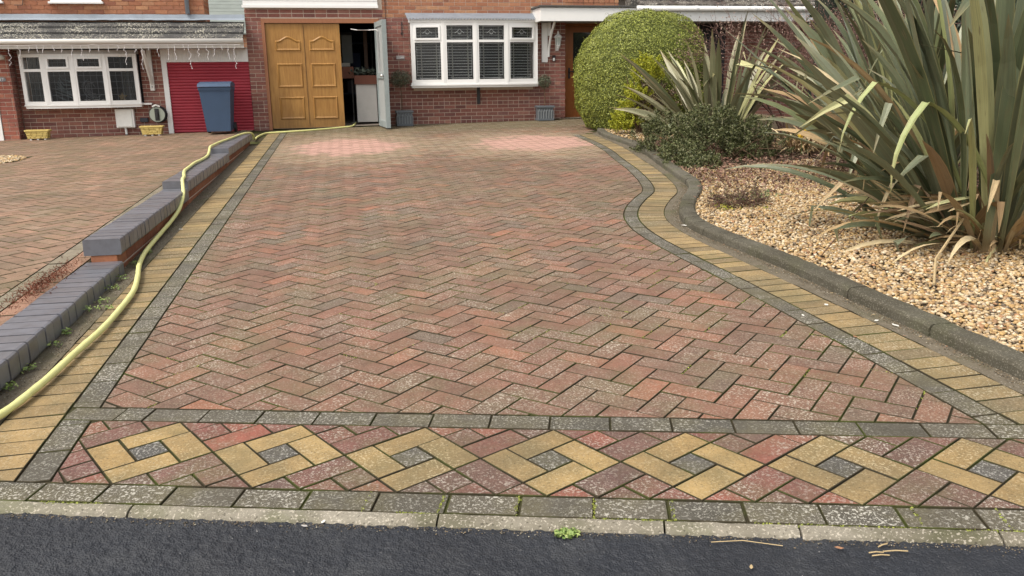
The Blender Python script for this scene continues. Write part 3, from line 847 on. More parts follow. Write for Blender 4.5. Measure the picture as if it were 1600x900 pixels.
def put_bricks(house, bricks, y, mat, limit=300, d=.007, name='brick'):
    if limit and len(bricks) > limit:
        order = sorted(bricks, key=lambda b: ((b[0] + b[1]) / 2 - 2.2) ** 2 + ((b[2] + b[3]) / 2 - .9) ** 2 * 3)
    else: order = bricks
    for p, q, z0, z1 in order[:limit]:
        key = ('wb', mat.name, round(q - p, 3), round(z1 - z0, 3), d)
        dd_ = random.uniform(-.0015, .0015)
        if key in _cache: me = _cache[key]
        else:
            m = MB().box((-(q - p) / 2, -d, 0), ((q - p) / 2, .004, z1 - z0), ch=.002)
            me = bpy.data.meshes.new(name); me.from_pydata(m.v, [], m.f); _cache[key] = me
        o = bpy.data.objects.new(name, me)
        if not me.materials: me.materials.append(mat)
        if me.materials[0] != mat:
            me = me.copy(); me.materials[0] = mat; o.data = me
        o.parent = house; o.location = Vector(((p + q) / 2, y + dd_, z0)) - house.location
        S.collection.objects.link(o)
    if len(order) > limit:
        mb = MB()
        for p, q, z0, z1 in order[limit:]:
            e = random.uniform(-.0015, .0015); mb.box((p, y - d + e, z0), (q, y + .004, z1), random.random(), ch=.002)
        mb.build(name + 's_far', mat, house, rnd=True)['kind'] = 'stuff'

YF = 13.15
house = empty('brick_house', (4.0, YF, gz(4, YF)), 'red brick house with golden oak garage door and white bay window', 'house')
# wall masses (mortar coloured backing with openings)
def wall_block(name, parent, rects, mat, y0, y1):
    mb = MB()
    for a, b, z0, z1 in rects: mb.box((a, y0, z0), (b, y1, z1))
    return mb.build(name, mat, parent)
GX0, GX1, GZ = -.236, 1.80, 2.20            # garage opening
BX0, BX1, BZ0, BZ1 = 2.40, 4.62, 1.00, 2.16 # bay opening
wall_block('wall', house, [(-.50, GX0, -.2, 2.62), (GX0, GX1, GZ, 2.62), (GX1, BX0, -.2, 2.62), (BX0, BX1, -.2, BZ0), (BX0, BX1, BZ1, 2.62), (BX1, 5.26, -.2, 2.62)], MORT, YF, YF + .22)
wall_block('wall', house, [(5.26, 5.281, -.2, 2.62), (6.17, 13.0, -.2, 2.62), (5.26, 6.17, 2.17, 2.62)], MORT, YF + .222, YF + .42)
UPM = N('upper_brickwork')
bt = UPM.t.nodes.new('ShaderNodeTexBrick'); UPM.t.links.new(UPM.scale((1, 1, 1)), bt.inputs['Vector'])
mp = UPM.t.nodes.new('ShaderNodeMapping'); mp.inputs['Rotation'].default_value = (math.radians(90), 0, 0); UPM.t.links.new(UPM.pos, mp.inputs['Vector']); UPM.t.links.new(mp.outputs[0], bt.inputs['Vector'])
bt.inputs['Color1'].default_value = (.36, .15, .09, 1); bt.inputs['Color2'].default_value = (.48, .25, .14, 1); bt.inputs['Mortar'].default_value = (.36, .3, .25, 1)
bt.inputs['Scale'].default_value = 1.0; bt.inputs['Brick Width'].default_value = .2; bt.inputs['Row Height'].default_value = .0675; bt.inputs['Mortar Size'].default_value = .006
UPB = UPM.fin(bt.outputs['Color'], .9, .2)
MB().box((-.50, YF + .001, 2.622), (13.0, YF + .3, 5.2)).build('upper_wall', UPB, house)
MB().box((-.495, YF + .302, .2), (-.35, YF + 7, 5.2)).build('side_wall', UPB, house)
holes = [(GX0, GX1, -1, GZ), (BX0 - .02, BX1 + .02, BZ0 - .01, BZ1 + .12), (-.52, 1.80, 2.375, 9)]
zb0 = .26
lo = brick_skin(house, -.50, 5.27, .06, 2.21, YF, holes, HB)
# plinth course of greyer bricks at the very bottom of the bay wall
put_bricks(house, [b for b in lo if b[0] > 1.7], YF, HB, limit=290)
put_bricks(house, [b for b in lo if b[0] <= 1.7 and b[0] > -.6], YF, HB, limit=0, name='pier_brick')
sol = [(GX0 - .2 + i * .069, GX0 - .2 + i * .069 + .060, 2.215, 2.37) for i in range(34)]
sol = [s_ for s_ in sol if s_[1] < 1.86]
put_bricks(house, [(-.5 + i * .2, -.5 + i * .2 + .19, z, z + .058) for z in (2.222, 2.292) for i in range(12) if -.5 + i * .2 < 1.75], YF, HB, limit=60, name='lintel_brick')
up = brick_skin(house, 1.87, 6.30, 2.222, 2.70, YF, [(4.60, 8, 2.1, 2.40)], HBU)
put_bricks(house, up, YF, HBU, limit=120, name='upper_brick')
rc = brick_skin(house, 6.17, 12.9, .3, 2.15, YF + .222, [], HB)
put_bricks(house, rc, YF + .222, HB, limit=0, name='recess_brick')
# threshold & recess returns
MB().box((4.9, YF + .2225, .25), (5.279, YF + .23, 2.2)).build('recess_return', MORT, house)
# white cladding board above the garage
cl = MB()
for i in range(3): cl.box((-.51, YF - .06, 2.392 + i * .10), (1.79, YF - .002, 2.392 + i * .10 + .094))
cl.build('white_cladding', UPVC, house)
MB().box((-.53, YF - .075, 2.375), (1.80, YF - .061, 2.42)).build('cladding_trim', UPVC, house)
# garage frame
OAK = N('golden_oak')
g1 = OAK.noise(5.0, 6, .65, vec=OAK.scale((9, 9, .8))); g2 = OAK.noise(3, 3, .5, vec=OAK.scale((1.2, 1.2, .7)))
oc = OAK.mix(OAK.rng(g1, .3, .7), (.26, .125, .028), (.42, .225, .065)); oc = OAK.mix(OAK.rng(g2, .4, .7, 0, .5), oc, (.22, .10, .025))
oz = OAK.sep()[2]; oc = OAK.mix(OAK.math('MULTIPLY', OAK.rng(oz, .30, .62, .75, 0), OAK.noise(7, 5, .7)), oc, (.10, .065, .03))      # splash dirt along the foot
OAKM = OAK.fin(oc, .42, .4)
FRW = N('frame_wood'); FRM = FRW.fin(FRW.mix(FRW.noise(6, 5, .6, vec=FRW.scale((4, 4, 1))), (.24, .095, .045), (.36, .16, .085)), .5, .35)
fr = MB(); fr.box((GX0, YF - .02, .28), (GX0 + .055, YF + .10, GZ)); fr.box((GX0 + .0555, YF - .018, GZ - .075), (GX1 - .0, YF + .10, GZ)); fr.box((GX1 - .05, YF - .016, .30), (GX1, YF + .10, GZ - .0755))
fr.build('garage_frame', FRM, house)
# closed garage leaf with raised panels
gd = MB(); DX0, DX1, DZ0, DZ1 = GX0 + .06, 1.10, .305, 2.118
gd.box((DX0, YF + .02, DZ0), (DX1, YF + .06, DZ1))
gdo = gd.build('garage_door', OAKM, house)
def arch(xc, wd, z0, z1, rise, n=10):
    pts_ = [(xc - wd / 2, z0), (xc + wd / 2, z0), (xc + wd / 2, z1)]
    for i in range(n + 1):
        t = i / n; x_ = xc + wd / 2 - wd * (.08 + .84 * t); pts_.append((x_, z1 + rise * (.5 - .5 * math.cos(2 * math.pi * t))))
    pts_.append((xc - wd / 2, z1)); return pts_
for xc in (DX0 + .37, DX0 + .37 + .585):
    for (z0, z1, ri) in ((1.53 + .12, 1.53 + .30, .075), (1.02, 1.44, 0), (.46, .86, 0)):
        outer = arch(xc, .44, z0, z1, ri) if ri else [(xc - .22, z0), (xc + .22, z0), (xc + .22, z1), (xc - .22, z1)]
        mb = MB()
        m = len(outer); cx = xc; cz = (z0 + z1) / 2
        ins = inset(outer, .018); ins2 = inset(outer, .045)
        vs = [(p[0], YF + .020, p[1]) for p in outer] + [(p[0], YF + .004, p[1]) for p in ins] + [(p[0], YF + .017, p[1]) for p in ins2]
        fs = []
        for i in range(m):
            j = (i + 1) % m; fs += [(i, j, j + m, i + m), (i + m, j + m, j + 2 * m, i + 2 * m)]
        fs.append(tuple(range(2 * m, 3 * m)))
        mb.add(vs, fs).build('door_panel', OAKM, gdo)
MB().box((DX0 + .645, YF + .012, DZ0 + .02), (DX0 + .652, YF + .0205, DZ1 - .02)).build('centre_seam', simple('seam_brown', (.10, .05, .015)), gdo)
# open garage leaf, seen from its inner side
lf = empty('open_leaf', (0, 0, 0)); bpy.data.objects.remove(lf)
leaf = MB(); a0 = Vector((1.745, YF - .03, 0)); a1 = Vector((1.835, YF - .90, 0)); d_ = (a1 - a0).normalized(); nn = Vector((-d_.y, d_.x, 0)) * -1
def slab(mb, t0, t1, z0, z1, o0, o1):
    c = [a0 + d_ * t0 + nn * o0, a0 + d_ * t1 + nn * o0, a0 + d_ * t1 + nn * o1, a0 + d_ * t0 + nn * o1]
    vs = [(p.x, p.y, z0) for p in c] + [(p.x, p.y, z1) for p in c]
    mb.add(vs, [(0, 3, 2, 1), (4, 5, 6, 7), (0, 1, 5, 4), (1, 2, 6, 5), (2, 3, 7, 6), (3, 0, 4, 7)])
slab(leaf, 0, .875, .325, 2.13, -.012, .012)
lo_ = leaf.build('open_garage_leaf', simple('leaf_panel', (.36, .38, .38), .6, .3, .1, 10, dirt=.25), house)
for t0, t1, z0, z1 in ((0, .07, .325, 2.13), (.80, .876, .321, 2.134), (.0705, .7995, 2.04, 2.13), (.0705, .7995, .325, .43), (.0705, .7995, 1.16, 1.26)):
    m = MB(); slab(m, t0, t1, z0, z1, -.045, .03); m.build('leaf_rail', GREY, lo_)
for z0, z1 in ((.43, 1.16), (1.26, 2.04)):
    m = MB(); p = [a0 + d_ * .08 + nn * -.03, a0 + d_ * .79 + nn * -.03]
    m.tube([(p[0].x, p[0].y, z1 - .02), (p[1].x, p[1].y, z0 + .02)], .026, 4); m.build('leaf_brace', simple('brace_dark', (.06, .06, .065), .6), lo_)
m = MB(); m.tube([(1.30, YF - .02, 2.02), (1.42, YF - .05, 2.0), (1.6, YF - .25, 1.99), (1.74, YF - .35, 1.99), (1.755, YF - .40, 1.95), (1.77, YF - .42, 1.28)], .009, 6); m.build('leaf_rod', STEEL, lo_)
p = a0 + d_ * .84; MB().lathe((p.x - .06, p.y, 1.19), [(.03, 0), (.035, .02), (.02, .045)], 10).build('leaf_handle', STEEL, lo_)
# garage interior
gi = MB()
gi.box((-.24, 17.0, .2), (2.1, 17.1, 2.6)); gi.box((-.34, YF + .23, .2), (-.241, 17.1, 2.6)); gi.box((2.1, YF + .23, .2), (2.2, 17.1, 2.6)); gi.box((-.24, YF + .23, 2.32), (2.1, 17, 2.42))
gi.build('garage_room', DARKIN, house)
sheet('garage_floor', [(-.24, YF - .02), (1.80, YF - .02), (2.1, 17), (-.24, 17)], gz, .012, simple('concrete_floor', (.20, .17, .14), .9, .2, .3, 6, dirt=.4), house)
# contents
cb = empty('cabinet', (1.62, 13.9, .36), 'white cabinet with brown top just inside the open garage', 'cabinet')
MB().box((1.34, 13.5, .37), (1.72, 14.1, 1.06), ch=.006).build('body', simple('cabinet_grey', (.42, .42, .41), .5, .4, .1, 6, dirt=.3), cb)
MB().box((1.32, 13.47, 1.061), (1.74, 14.12, 1.22)).build('top_box', simple('brown_box', (.12, .045, .03), .8), cb)
pc = MB(); 
n = 400; P_ = np.stack([rng.normal(1.53, .11, n), rng.normal(13.75, .12, n), 1.24 + abs(rng.normal(0, .05, n))], 1)
tag(quads('rag_heap', P_, .035, simple('rags', (.09, .11, .09), .9, .1, .5, 30), tilt=1), 'crumpled dark green cloths piled on the white cabinet', 'cloths')
bx = empty('work_stand', (1.22, 13.8, .35), 'cardboard box on a thin stand behind the garage door', 'stand')
MB().box((1.06, 13.7, 1.17), (1.32, 14.0, 1.38)).build('box', simple('box_card', (.17, .075, .05), .85), bx)
lg = MB(); lg.tube([(1.28, 13.85, .36), (1.28, 13.85, 1.17)], .014, 6); lg.lathe((1.28, 13.85, .345), [(.09, 0), (.09, .012), (.02, .02)], 12); lg.build('stand_leg', STEEL, bx)
MB().box((1.10, 13.75, 1.385), (1.26, 13.95, 1.45)).build('tray', simple('tray_grey', (.28, .28, .25), .7), bx)
sv_ = empty('shelving', (1.0, 15.4, .38), 'dark shelves at the back of the open garage', 'shelving')
for z in (.85, 1.35, 1.85): MB().box((.7, 15.2, z), (1.75, 15.6, z + .03)).build('shelf', simple('shelf_blue', (.05, .07, .11), .7), sv_)
for x in (.7, 1.72): MB().box((x, 15.2, .38), (x + .03, 15.6, 2.15)).build('upright', BLACK, sv_)
for i, (x, z, w_, h_, c) in enumerate(((.85, .88, .22, .2, (.05, .07, .14)), (1.2, .88, .3, .26, (.10, .10, .11)), (.9, 1.38, .3, .22, (.20, .17, .13)), (1.3, 1.38, .2, .3, (.04, .06, .12)), (1.0, 1.88, .35, .2, (.14, .14, .15)))):
    MB().box((x, 15.25, z), (x + w_, 15.5, z + h_), ch=.01).build('stored_box', simple('stored%d' % i, c, .7), sv_)
tw = MB().box((1.13, 14.3, 1.45), (1.33, 14.34, 1.98), ch=.01).build('hanging_sheet', simple('sheet_grey', (.20, .22, .21), .9)); tag(tw, 'pale grey sheet hanging inside the garage doorway', 'sheet')
m = MB(); m.box((1.55, 14.4, .38), (1.62, 14.45, 2.05)); tag(m.build('timber_plank', simple('plank_wood', (.18, .12, .09), .8)), 'brown timber plank leaning inside the garage', 'plank')

# ---- bay window
GLS = N('window_glass')
GLS.b.inputs['Alpha'].default_value = .35
GLASS = GLS.fin((.03, .035, .04), .04, .9)
SLAT = simple('blind_slat', (.74, .76, .74), .5, .4, .06)
CAMEW = simple('lead_came', (.36, .38, .38), .5, .5, .05)
def facet(parent, P0, P1, z0, z1, zt, fw=.055, opening_top=False, blinds=True, came=True, glass=None, lattice=False, mid=True):
    """one bay light between plan points P0,P1; zt = transom height"""
    P0 = Vector((P0[0], P0[1], 0)); P1 = Vector((P1[0], P1[1], 0)); D = (P1 - P0); Ln = D.length; D.normalize(); Nn = Vector((D.y, -D.x, 0))
    def bar(mb, t0, t1, za, zb, o0=-.03, o1=.03, r=0):
        c = [P0 + D * t0 + Nn * o1, P0 + D * t1 + Nn * o1, P0 + D * t1 + Nn * o0, P0 + D * t0 + Nn * o0]
        mb.add([(p.x, p.y, za) for p in c] + [(p.x, p.y, zb) for p in c], [(0, 3, 2, 1), (4, 5, 6, 7), (0, 1, 5, 4), (1, 2, 6, 5), (2, 3, 7, 6), (3, 0, 4, 7)], r)
    win = MB()
    bar(win, 0, fw, z0, z1); bar(win, Ln - fw, Ln, z0, z1); bar(win, fw, Ln - fw, z0, z0 + fw); bar(win, fw, Ln - fw, z1 - fw, z1); bar(win, fw, Ln - fw, zt - .022, zt + .022)
    if opening_top:
        e = .032; a, b, c_, d = fw, Ln - fw, zt + .022, z1 - fw
        bar(win, a, a + e, c_, d, .0305, .048); bar(win, b - e, b, c_, d, .0305, .048); bar(win, a + e, b - e, c_, c_ + e, .0305, .048); bar(win, a + e, b - e, d - e, d, .0305, .048)
        bar(win, a, a + e, c_, d, -.02, .0300); bar(win, b - e, b, c_, d, -.02, .0300); bar(win, a + e, b - e, c_, c_ + e, -.02, .0300); bar(win, a + e, b - e, d - e, d, -.02, .0300)
    wo = win.build('window_light', UPVC, parent)
    if parent.parent: parent = parent        # house > bay_window > pieces: three levels only
    wo = parent
    for za, zb in ((z0 + fw, zt - .022), (zt + .022, z1 - fw)):
        g = MB(); bar(g, fw, Ln - fw, za, zb, .000, .006); g.build('pane', glass or GLASS, wo)
    if came:
        cm = MB(); xm = Ln / 2; zc = (zt + z1) / 2
        def ln(pts_, rr=.0035):
            cm.tube([tuple(P0 + D * t + Nn * .010) [:2] + (z,) for t, z in pts_], rr, 4)
        for za, zb in ((z0 + fw + .02, zt - .045), (zt + .04, z1 - fw - .02)):
            a, b = fw + .03, Ln - fw - .03; k_ = .045
            ln([(a + k_, za), (b - k_, za), (b - k_, za + k_), (b, za + k_), (b, zb - k_), (b - k_, zb - k_), (b - k_, zb), (a + k_, zb), (a + k_, zb - k_), (a, zb - k_), (a, za + k_), (a + k_, za + k_), (a + k_, za)], .0018)
        r_ = .045
        ln([(xm, zc + r_), (xm + r_, zc), (xm, zc - r_), (xm - r_, zc), (xm, zc + r_)], .004)
        ln([(xm - r_ * 1.9, zc - r_ * .6), (xm - r_ * .8, zc + r_ * .2), (xm, zc + r_), (xm + r_ * .8, zc + r_ * .2), (xm + r_ * 1.9, zc - r_ * .6)], .004)
        ln([(xm - r_ * .7, zc - r_ * .8), (xm + r_ * .7, zc - r_ * .8)], .004)
        cm.build('leaded_pattern', CAMEW, wo)
    if lattice:
        cm = MB()
        for i in range(1, 4):
            t = fw + (Ln - 2 * fw) * i / 4
            for za, zb in ((z0 + fw, zt - .022), (zt + .022, z1 - fw)): cm.tube([tuple(P0 + D * t + Nn * .010)[:2] + (za,), tuple(P0 + D * t + Nn * .010)[:2] + (zb,)], .0028, 4)
        z = z0 + fw + .1
        while z < z1 - fw - .03:
            if abs(z - zt) > .04: cm.tube([tuple(P0 + D * fw + Nn * .010)[:2] + (z,), tuple(P0 + D * (Ln - fw) + Nn * .010)[:2] + (z,)], .0028, 4)
            z += .105
        cm.build('leaded_lattice', simple('lead_grey', (.10, .11, .12), .6), wo)
    if blinds:
        bl = MB(); z = z0 + fw + .02
        while z < z1 - fw:
            c = [P0 + D * (fw + .01) - Nn * .07, P0 + D * (Ln - fw - .01) - Nn * .07, P0 + D * (Ln - fw - .01) - Nn * .105, P0 + D * (fw + .01) - Nn * .105]
            hz = [z, z, z + .010, z + .010]
            bl.add([(p.x, p.y, q) for p, q in zip(c, hz)] + [(p.x, p.y, q + .003) for p, q in zip(c, hz)], [(0, 3, 2, 1), (4, 5, 6, 7), (0, 1, 5, 4), (1, 2, 6, 5), (2, 3, 7, 6), (3, 0, 4, 7)])
            z += .050
        bl.build('blind_slats', SLAT, wo)
        tp = MB()
        for t in (.20, .80):
            bar(tp, fw + (Ln - 2 * fw) * t, fw + (Ln - 2 * fw) * t + .018, z0 + fw, z1 - fw, -.068, -.064)
        tp.build('blind_tape', simple('tape', (.55, .55, .50), .8), wo)
    return wo
bay = empty('bay_window', (3.5, YF, 1.0)); bay.parent = house; bay.location = Vector((3.5, YF, 1.0)) - house.location
BP = [(2.365, 12.985), (2.925, 12.87), (3.505, 12.84), (4.085, 12.87), (4.662, 12.985)]
for i in range(4):
    facet(bay, BP[i], BP[i + 1], 1.075, 2.125, 1.80, opening_top=i in (0, 3))
def plan_slab(mb, pts_, z0, z1, back):
    n_ = len(pts_); P = list(pts_) + [(pts_[-1][0], back), (pts_[0][0], back)]; n_ = len(P)
    mb.add([(x, y, z0) for x, y in P] + [(x, y, z1) for x, y in P], [tuple(range(n_)), tuple(range(n_, 2 * n_))[::-1]] + [(i, i + n_, (i + 1) % n_ + n_, (i + 1) % n_) for i in range(n_)])
def offs(pts_, d): return [(x + (d if i == len(pts_) - 1 else (-d if i == 0 else 0)), y - d) for i, (x, y) in enumerate(pts_)]
m = MB(); plan_slab(m, offs(BP, .035), 1.045, 1.0745, YF - .013); m.build('sill', UPVC, bay)
m = MB(); plan_slab(m, offs(BP, .055), 1.022, 1.0445, YF - .013); m.build('sill', UPVC, bay)
m = MB(); plan_slab(m, offs(BP, .030), .985, 1.0215, YF - .013); m.build('sill_skirt', UPVC, bay)
m = MB(); plan_slab(m, offs(BP, .04), 2.1255, 2.185, YF - .013); m.build('head_board', UPVC, bay)
for i in range(5):
    MB().box((BP[i][0] - .022, BP[i][1] - .036, 1.0748), (BP[i][0] + .022, BP[i][1] + .02, 2.1252)).build('bay_post', UPVC, bay)
# lead roof with scalloped edge
rf = MB(); fr_ = offs(BP, .075); n_ = len(fr_)
bk = [(2.27, YF - .014), (2.9, YF - .014), (3.5, YF - .014), (4.1, YF - .014), (4.72, YF - .014)]
rf.add([(x, y, 2.192) for x, y in fr_] + [(x, y, 2.30) for x, y in bk] + [(x, y, 2.186) for x, y in fr_], [(i, i + 1, i + 1 + n_, i + n_) for i in range(n_ - 1)] + [(i + 2 * n_, i + 1 + 2 * n_, i + 1, i) for i in range(n_ - 1)])
rf.build('lead_roof', LEAD, bay)
sc_ = MB()
for i in range(4):
    P0, P1 = Vector((*fr_[i], 0)), Vector((*fr_[i + 1], 0)); L_ = (P1 - P0).length; k_ = int(L_ / .055)
    for j in range(k_):
        c = P0.lerp(P1, (j + .5) / k_); d = (P1 - P0).normalized() * .024
        sc_.add([(c.x - d.x, c.y - .001, 2.189), (c.x + d.x, c.y - .001, 2.189), (c.x + d.x * .7, c.y - .001, 2.168), (c.x, c.y - .001, 2.160), (c.x - d.x * .7, c.y - .001, 2.168)], [(0, 4, 3, 2, 1)])
sc_.build('scalloped_flashing', simple('flash_pale', (.38, .41, .45), .5, .5), bay)
MB().box((2.40, YF + .23, .9), (4.62, YF + 1.6, .95)).build('room_floor', DARKIN, bay)
m = MB(); m.box((2.3, YF + 1.6, .9), (4.7, YF + 1.65, 2.3)); m.box((2.3, YF + .23, .9), (2.35, YF + 1.6, 2.3)); m.box((4.66, YF + .23, .9), (4.7, YF + 1.6, 2.3)); m.build('room_wall', simple('room_grey', (.10, .10, .10), .9), bay)
MB().box((3.555, YF - .05, .68), (3.61, YF - .016, .985)).build('bay_bracket', BLACK, bay)

# ---- porch canopy
cn = MB(); YC = 12.50
cn.box((4.66, YC + .03, 2.135), (12.9, YF + .2, 2.155)); cn.build('porch_soffit', simple('soffit_grey', (.28, .28, .28), .7), house)
MB().box((4.63, YC, 2.125), (12.9, YC + .025, 2.355)).build('fascia_board', UPVC, house)
MB().box((4.63, YC + .0255, 2.125), (4.655, YF - .013, 2.355)).build('fascia_return', UPVC, house)
MB().box((4.60, YC - .03, 2.3565), (6.42, YF - .013, 2.392), ch=.006).build('flat_roof_edge', simple('felt', (.08, .078, .075), .85, .2, .3, 12), house)
# pitched tile roof on the right with gutter
TILE = N('roof_tile'); tc = TILE.ramp(TILE.rnd(), [(0, (.055, .052, .050)), (.5, (.085, .078, .072)), (1, (.065, .055, .052))])
tc = TILE.mix(TILE.math('MULTIPLY', TILE.rng(TILE.noise(55, 3, .6), .52, .60), TILE.rng(TILE.noise(4.2, 4), .42, .62, 0, .95)), tc, (.50, .48, .42))
tc = TILE.mix(TILE.rng(TILE.noise(7, 4), .58, .72, 0, .5), tc, (.09, .085, .04)); TILE.bump(TILE.noise(80, 3), .5, .004)
TILEM = TILE.fin(tc, .85, .2)
def tile_roof(parent, x0, x1, yA, zA, yB, zB, rows, wt=.30, wavy=True, name='roof_tile', limit=300):
    rr = []
    dy = (yB - yA) / rows; dz_ = (zB - zA) / rows
    for r_ in range(rows):
        x = x0 - (wt / 2 if r_ % 2 else 0)
        while x < x1:
            a, b = max(x, x0), min(x + wt - .004, x1)
            if b - a > .03:
                ya, za = yA + dy * r_, zA + dz_ * r_; yb, zb = ya + dy * 1.12, za + dz_ * 1.12
                key = ('tile', round(b - a, 3), round(dy, 3), round(dz_, 3), wavy)
                if key not in _cache:
                    nseg = 8; vs = []; W_ = b - a
                    for i in range(nseg + 1):
                        t = i / nseg; wv = (.018 * (0.5 - .5 * math.cos(2 * math.pi * t * (W_ / .30) * 1.5)) if wavy else 0)
                        vs += [(W_ * t, 0, wv + .008 - .020), (W_ * t, 0, wv + .008), (W_ * t, dy * 1.12, dz_ * 1.12 + wv - .014)]
                    fs = []
                    for i in range(nseg): fs += [(3 * i, 3 * i + 3, 3 * i + 4, 3 * i + 1), (3 * i + 1, 3 * i + 4, 3 * i + 5, 3 * i + 2)]
                    fs += [(0, 1, 2), (3 * nseg, 3 * nseg + 2, 3 * nseg + 1)]
                    me = bpy.data.meshes.new(name); me.from_pydata(vs, [], fs); me.materials.append(TILEM); _cache[key] = me
                o = bpy.data.objects.new(name, _cache[key]); o.parent = parent
                o.location = Vector((a, ya, za + random.uniform(-.002, .002))) - parent.location; o.rotation_euler = (0, 0, random.gauss(0, .003)); S.collection.objects.link(o)
            x += wt
tile_roof(house, 6.45, 11.4, YC - .04, 2.40, YF + 1.2, 3.1, 7)
MB().tube([(6.42, YC - .055, 2.345), (12.9, YC - .055, 2.345)], .045, 12).build('gutter', UPVC, house, smooth=True)
for x in (7.55, 8.7, 10.9): MB().tube([(x, YC - .055, 2.345), (x + .05, YC - .055, 2.345)], .050, 12).build('gutter_joint', UPVC, house)
MB().box((6.42, YC, 2.392), (12.9, YF + .2, 2.398)).build('roof_deck', BLACK, house)
MB().box((6.31, YC - .02, 2.40), (6.44, YC + .30, 2.56)).build('roof_end_tile', TILEM, house)
# canopy bracket
br = MB(); br.box((4.80, YF - .045, 1.42), (4.915, YF - .013, 2.13), ch=.004); 
bro = br.build('canopy_bracket', UPVC, house)
m = MB()
pv = [];
for i in range(9):
    t = i / 8; pv.append((4.93 , YF - .05 - .45 * t ** 1.6, 1.52 + .60 * t ** .8))
m.tube(pv, .022, 6); m.build('bracket_curve', UPVC, bro)
m = MB(); m.box((4.915, YF - .10, 1.90), (4.96, YF - .013, 2.132)); m.build('bracket_arm', UPVC, bro)
# ---- front door
WD = N('door_wood'); WDM = WD.fin(WD.mix(WD.noise(5, 5, .6, vec=WD.scale((7, 7, .8))), (.20, .062, .016), (.34, .12, .035)), .4, .4)
YD = YF + .26
fd = MB(); fd.box((5.285, YD - .05, .38), (5.345, YD + .04, 2.16)); fd.box((6.09, YD - .05, .38), (6.15, YD + .04, 2.16)); fd.box((5.3455, YD - .05, 2.09), (6.0895, YD + .04, 2.16)); fd.box((5.28, YD - .09, .33), (6.155, YD + .04, .3795))
fd.build('door_frame', WDM, house)
dr = MB(); dr.box((5.35, YD, .385), (5.49, YD + .045, 2.085)); dr.box((5.945, YD, .385), (6.085, YD + .045, 2.085)); dr.box((5.4905, YD, 1.975), (5.9445, YD + .045, 2.085)); dr.box((5.4905, YD, .385), (5.9445, YD + .045, .52)); dr.box((5.4905, YD, 1.10), (5.9445, YD + .045, 1.22))
dro = dr.build('front_door', WDM, house)
m = MB(); m.box((5.4908, YD + .02, 1.2205), (5.9442, YD + .03, 1.9745)); m.build('door_glass', GLASS, dro)
m = MB(); m.box((5.4908, YD + .025, .5205), (5.9442, YD + .035, 1.0995)); m.box((5.53, YD + .010, .56), (5.905, YD + .0255, 1.06), ch=.012); m.build('lower_panel', WDM, dro)
m = MB(); m.box((5.395, YD - .012, 1.12), (5.43, YD - .001, 1.32)); m.tube([(5.412, YD - .012, 1.25), (5.412, YD - .055, 1.25), (5.53, YD - .055, 1.25)], .010, 8); m.build('door_handle', BLACK, dro)
MB().box((5.2, YD + .3, .3), (6.6, YD + .32, 2.2)).build('hall_wall', simple('hall_green', (.035, .06, .05), .8), house)
MB().box((5.18, YF + .0, .30), (5.262, YF + .20, .50)).build('recess_plinth', MORTD, house)
sheet('door_step', [(5.0, YF - .16), (6.5, YF - .16), (6.5, YF + .17), (5.0, YF + .17)], gz, .012, HAUNCH, house)
# right of the door: garage-like dark opening and pale pillar beyond the hedge
MB().box((7.05, YF + .16, .4), (7.25, YF + .21, 2.12)).build('white_door_post', UPVC, house)
MB().box((7.26, YF + .18, .4), (8.6, YF + .21, 2.12)).build('dark_door', simple('door_dark', (.025, .022, .025), .5), house)
# back of roof so light does not leak
MB().add([(-.5, YF - .3, 5.1), (13, YF - .3, 5.1), (13, YF + 4, 7.2), (-.5, YF + 4, 7.2)], [(0, 1, 2, 3)]).build('main_roof', TILEM, house)

# ================================================================ things at the main house
# wall lantern
ln_ = empty('wall_lantern', (5.10, YF - .09, 1.62), 'white six-sided lantern on the brick wall beside the front door', 'lantern')
lw = simple('lantern_white', (.74, .74, .72), .4)
c = (5.10, YF - .10, 0)
MB().lathe((c[0], c[1], 1.655), [(.012, 0), (.020, .02), (.035, .05), (.045, .06), (.042, .075)], 6).build('lantern_base', lw, ln_)
MB().lathe((c[0], c[1], 1.7305), [(.040, 0), (.058, .13)], 6).build('lantern_glass', simple('frosted_glass', (.45, .50, .48), .2, .6), ln_)
m = MB()
for k in range(6):
    a = math.pi / 3 * k; m.tube([(c[0] + .041 * math.cos(a), c[1] + .041 * math.sin(a), 1.7305), (c[0] + .060 * math.cos(a), c[1] + .060 * math.sin(a), 1.861)], .005, 4)
m.build('lantern_bars', lw, ln_)
MB().lathe((c[0], c[1], 1.862), [(.078, 0), (.080, .012), (.050, .045), (.022, .065), (.016, .085), (.022, .095), (.006, .125)], 6).build('lantern_cap', lw, ln_)
m = MB(); m.tube([(c[0], YF - .013, 1.70), (c[0], YF - .06, 1.665), (c[0], c[1], 1.66)], .009, 6); m.box((c[0] - .03, YF - .024, 1.63), (c[0] + .03, YF - .0135, 1.78)); m.build('lantern_arm', lw, ln_)
db = empty('doorbell', (5.04, YF - .02, 1.46), 'small black and white doorbell below the white lantern', 'doorbell')
MB().box((5.008, YF - .028, 1.435), (5.070, YF - .0135, 1.545), ch=.005).build('back_plate', BLACK, db)
MB().box((5.018, YF - .038, 1.445), (5.055, YF - .0285, 1.500), ch=.004).build('button_plate', UPVC, db)
pl_ = empty('house_sign', (2.16, YF - .02, 1.50), 'small pale house name plate left of the bay window', 'sign')
MB().box((2.085, YF - .022, 1.495), (2.235, YF - .0135, 1.560), ch=.003).build('plate', simple('slate_pale', (.40, .38, .38), .6), pl_)
m = MB()
for (xa, wd_, z_) in ((2.10, .055, 1.522), (2.162, .058, 1.522)): m.tube([(xa + i * wd_ / 8, YF - .0235, z_ + (.010 if i % 2 else -.008)) for i in range(9)], .0035, 4)
m.build('lettering', UPVC, pl_)
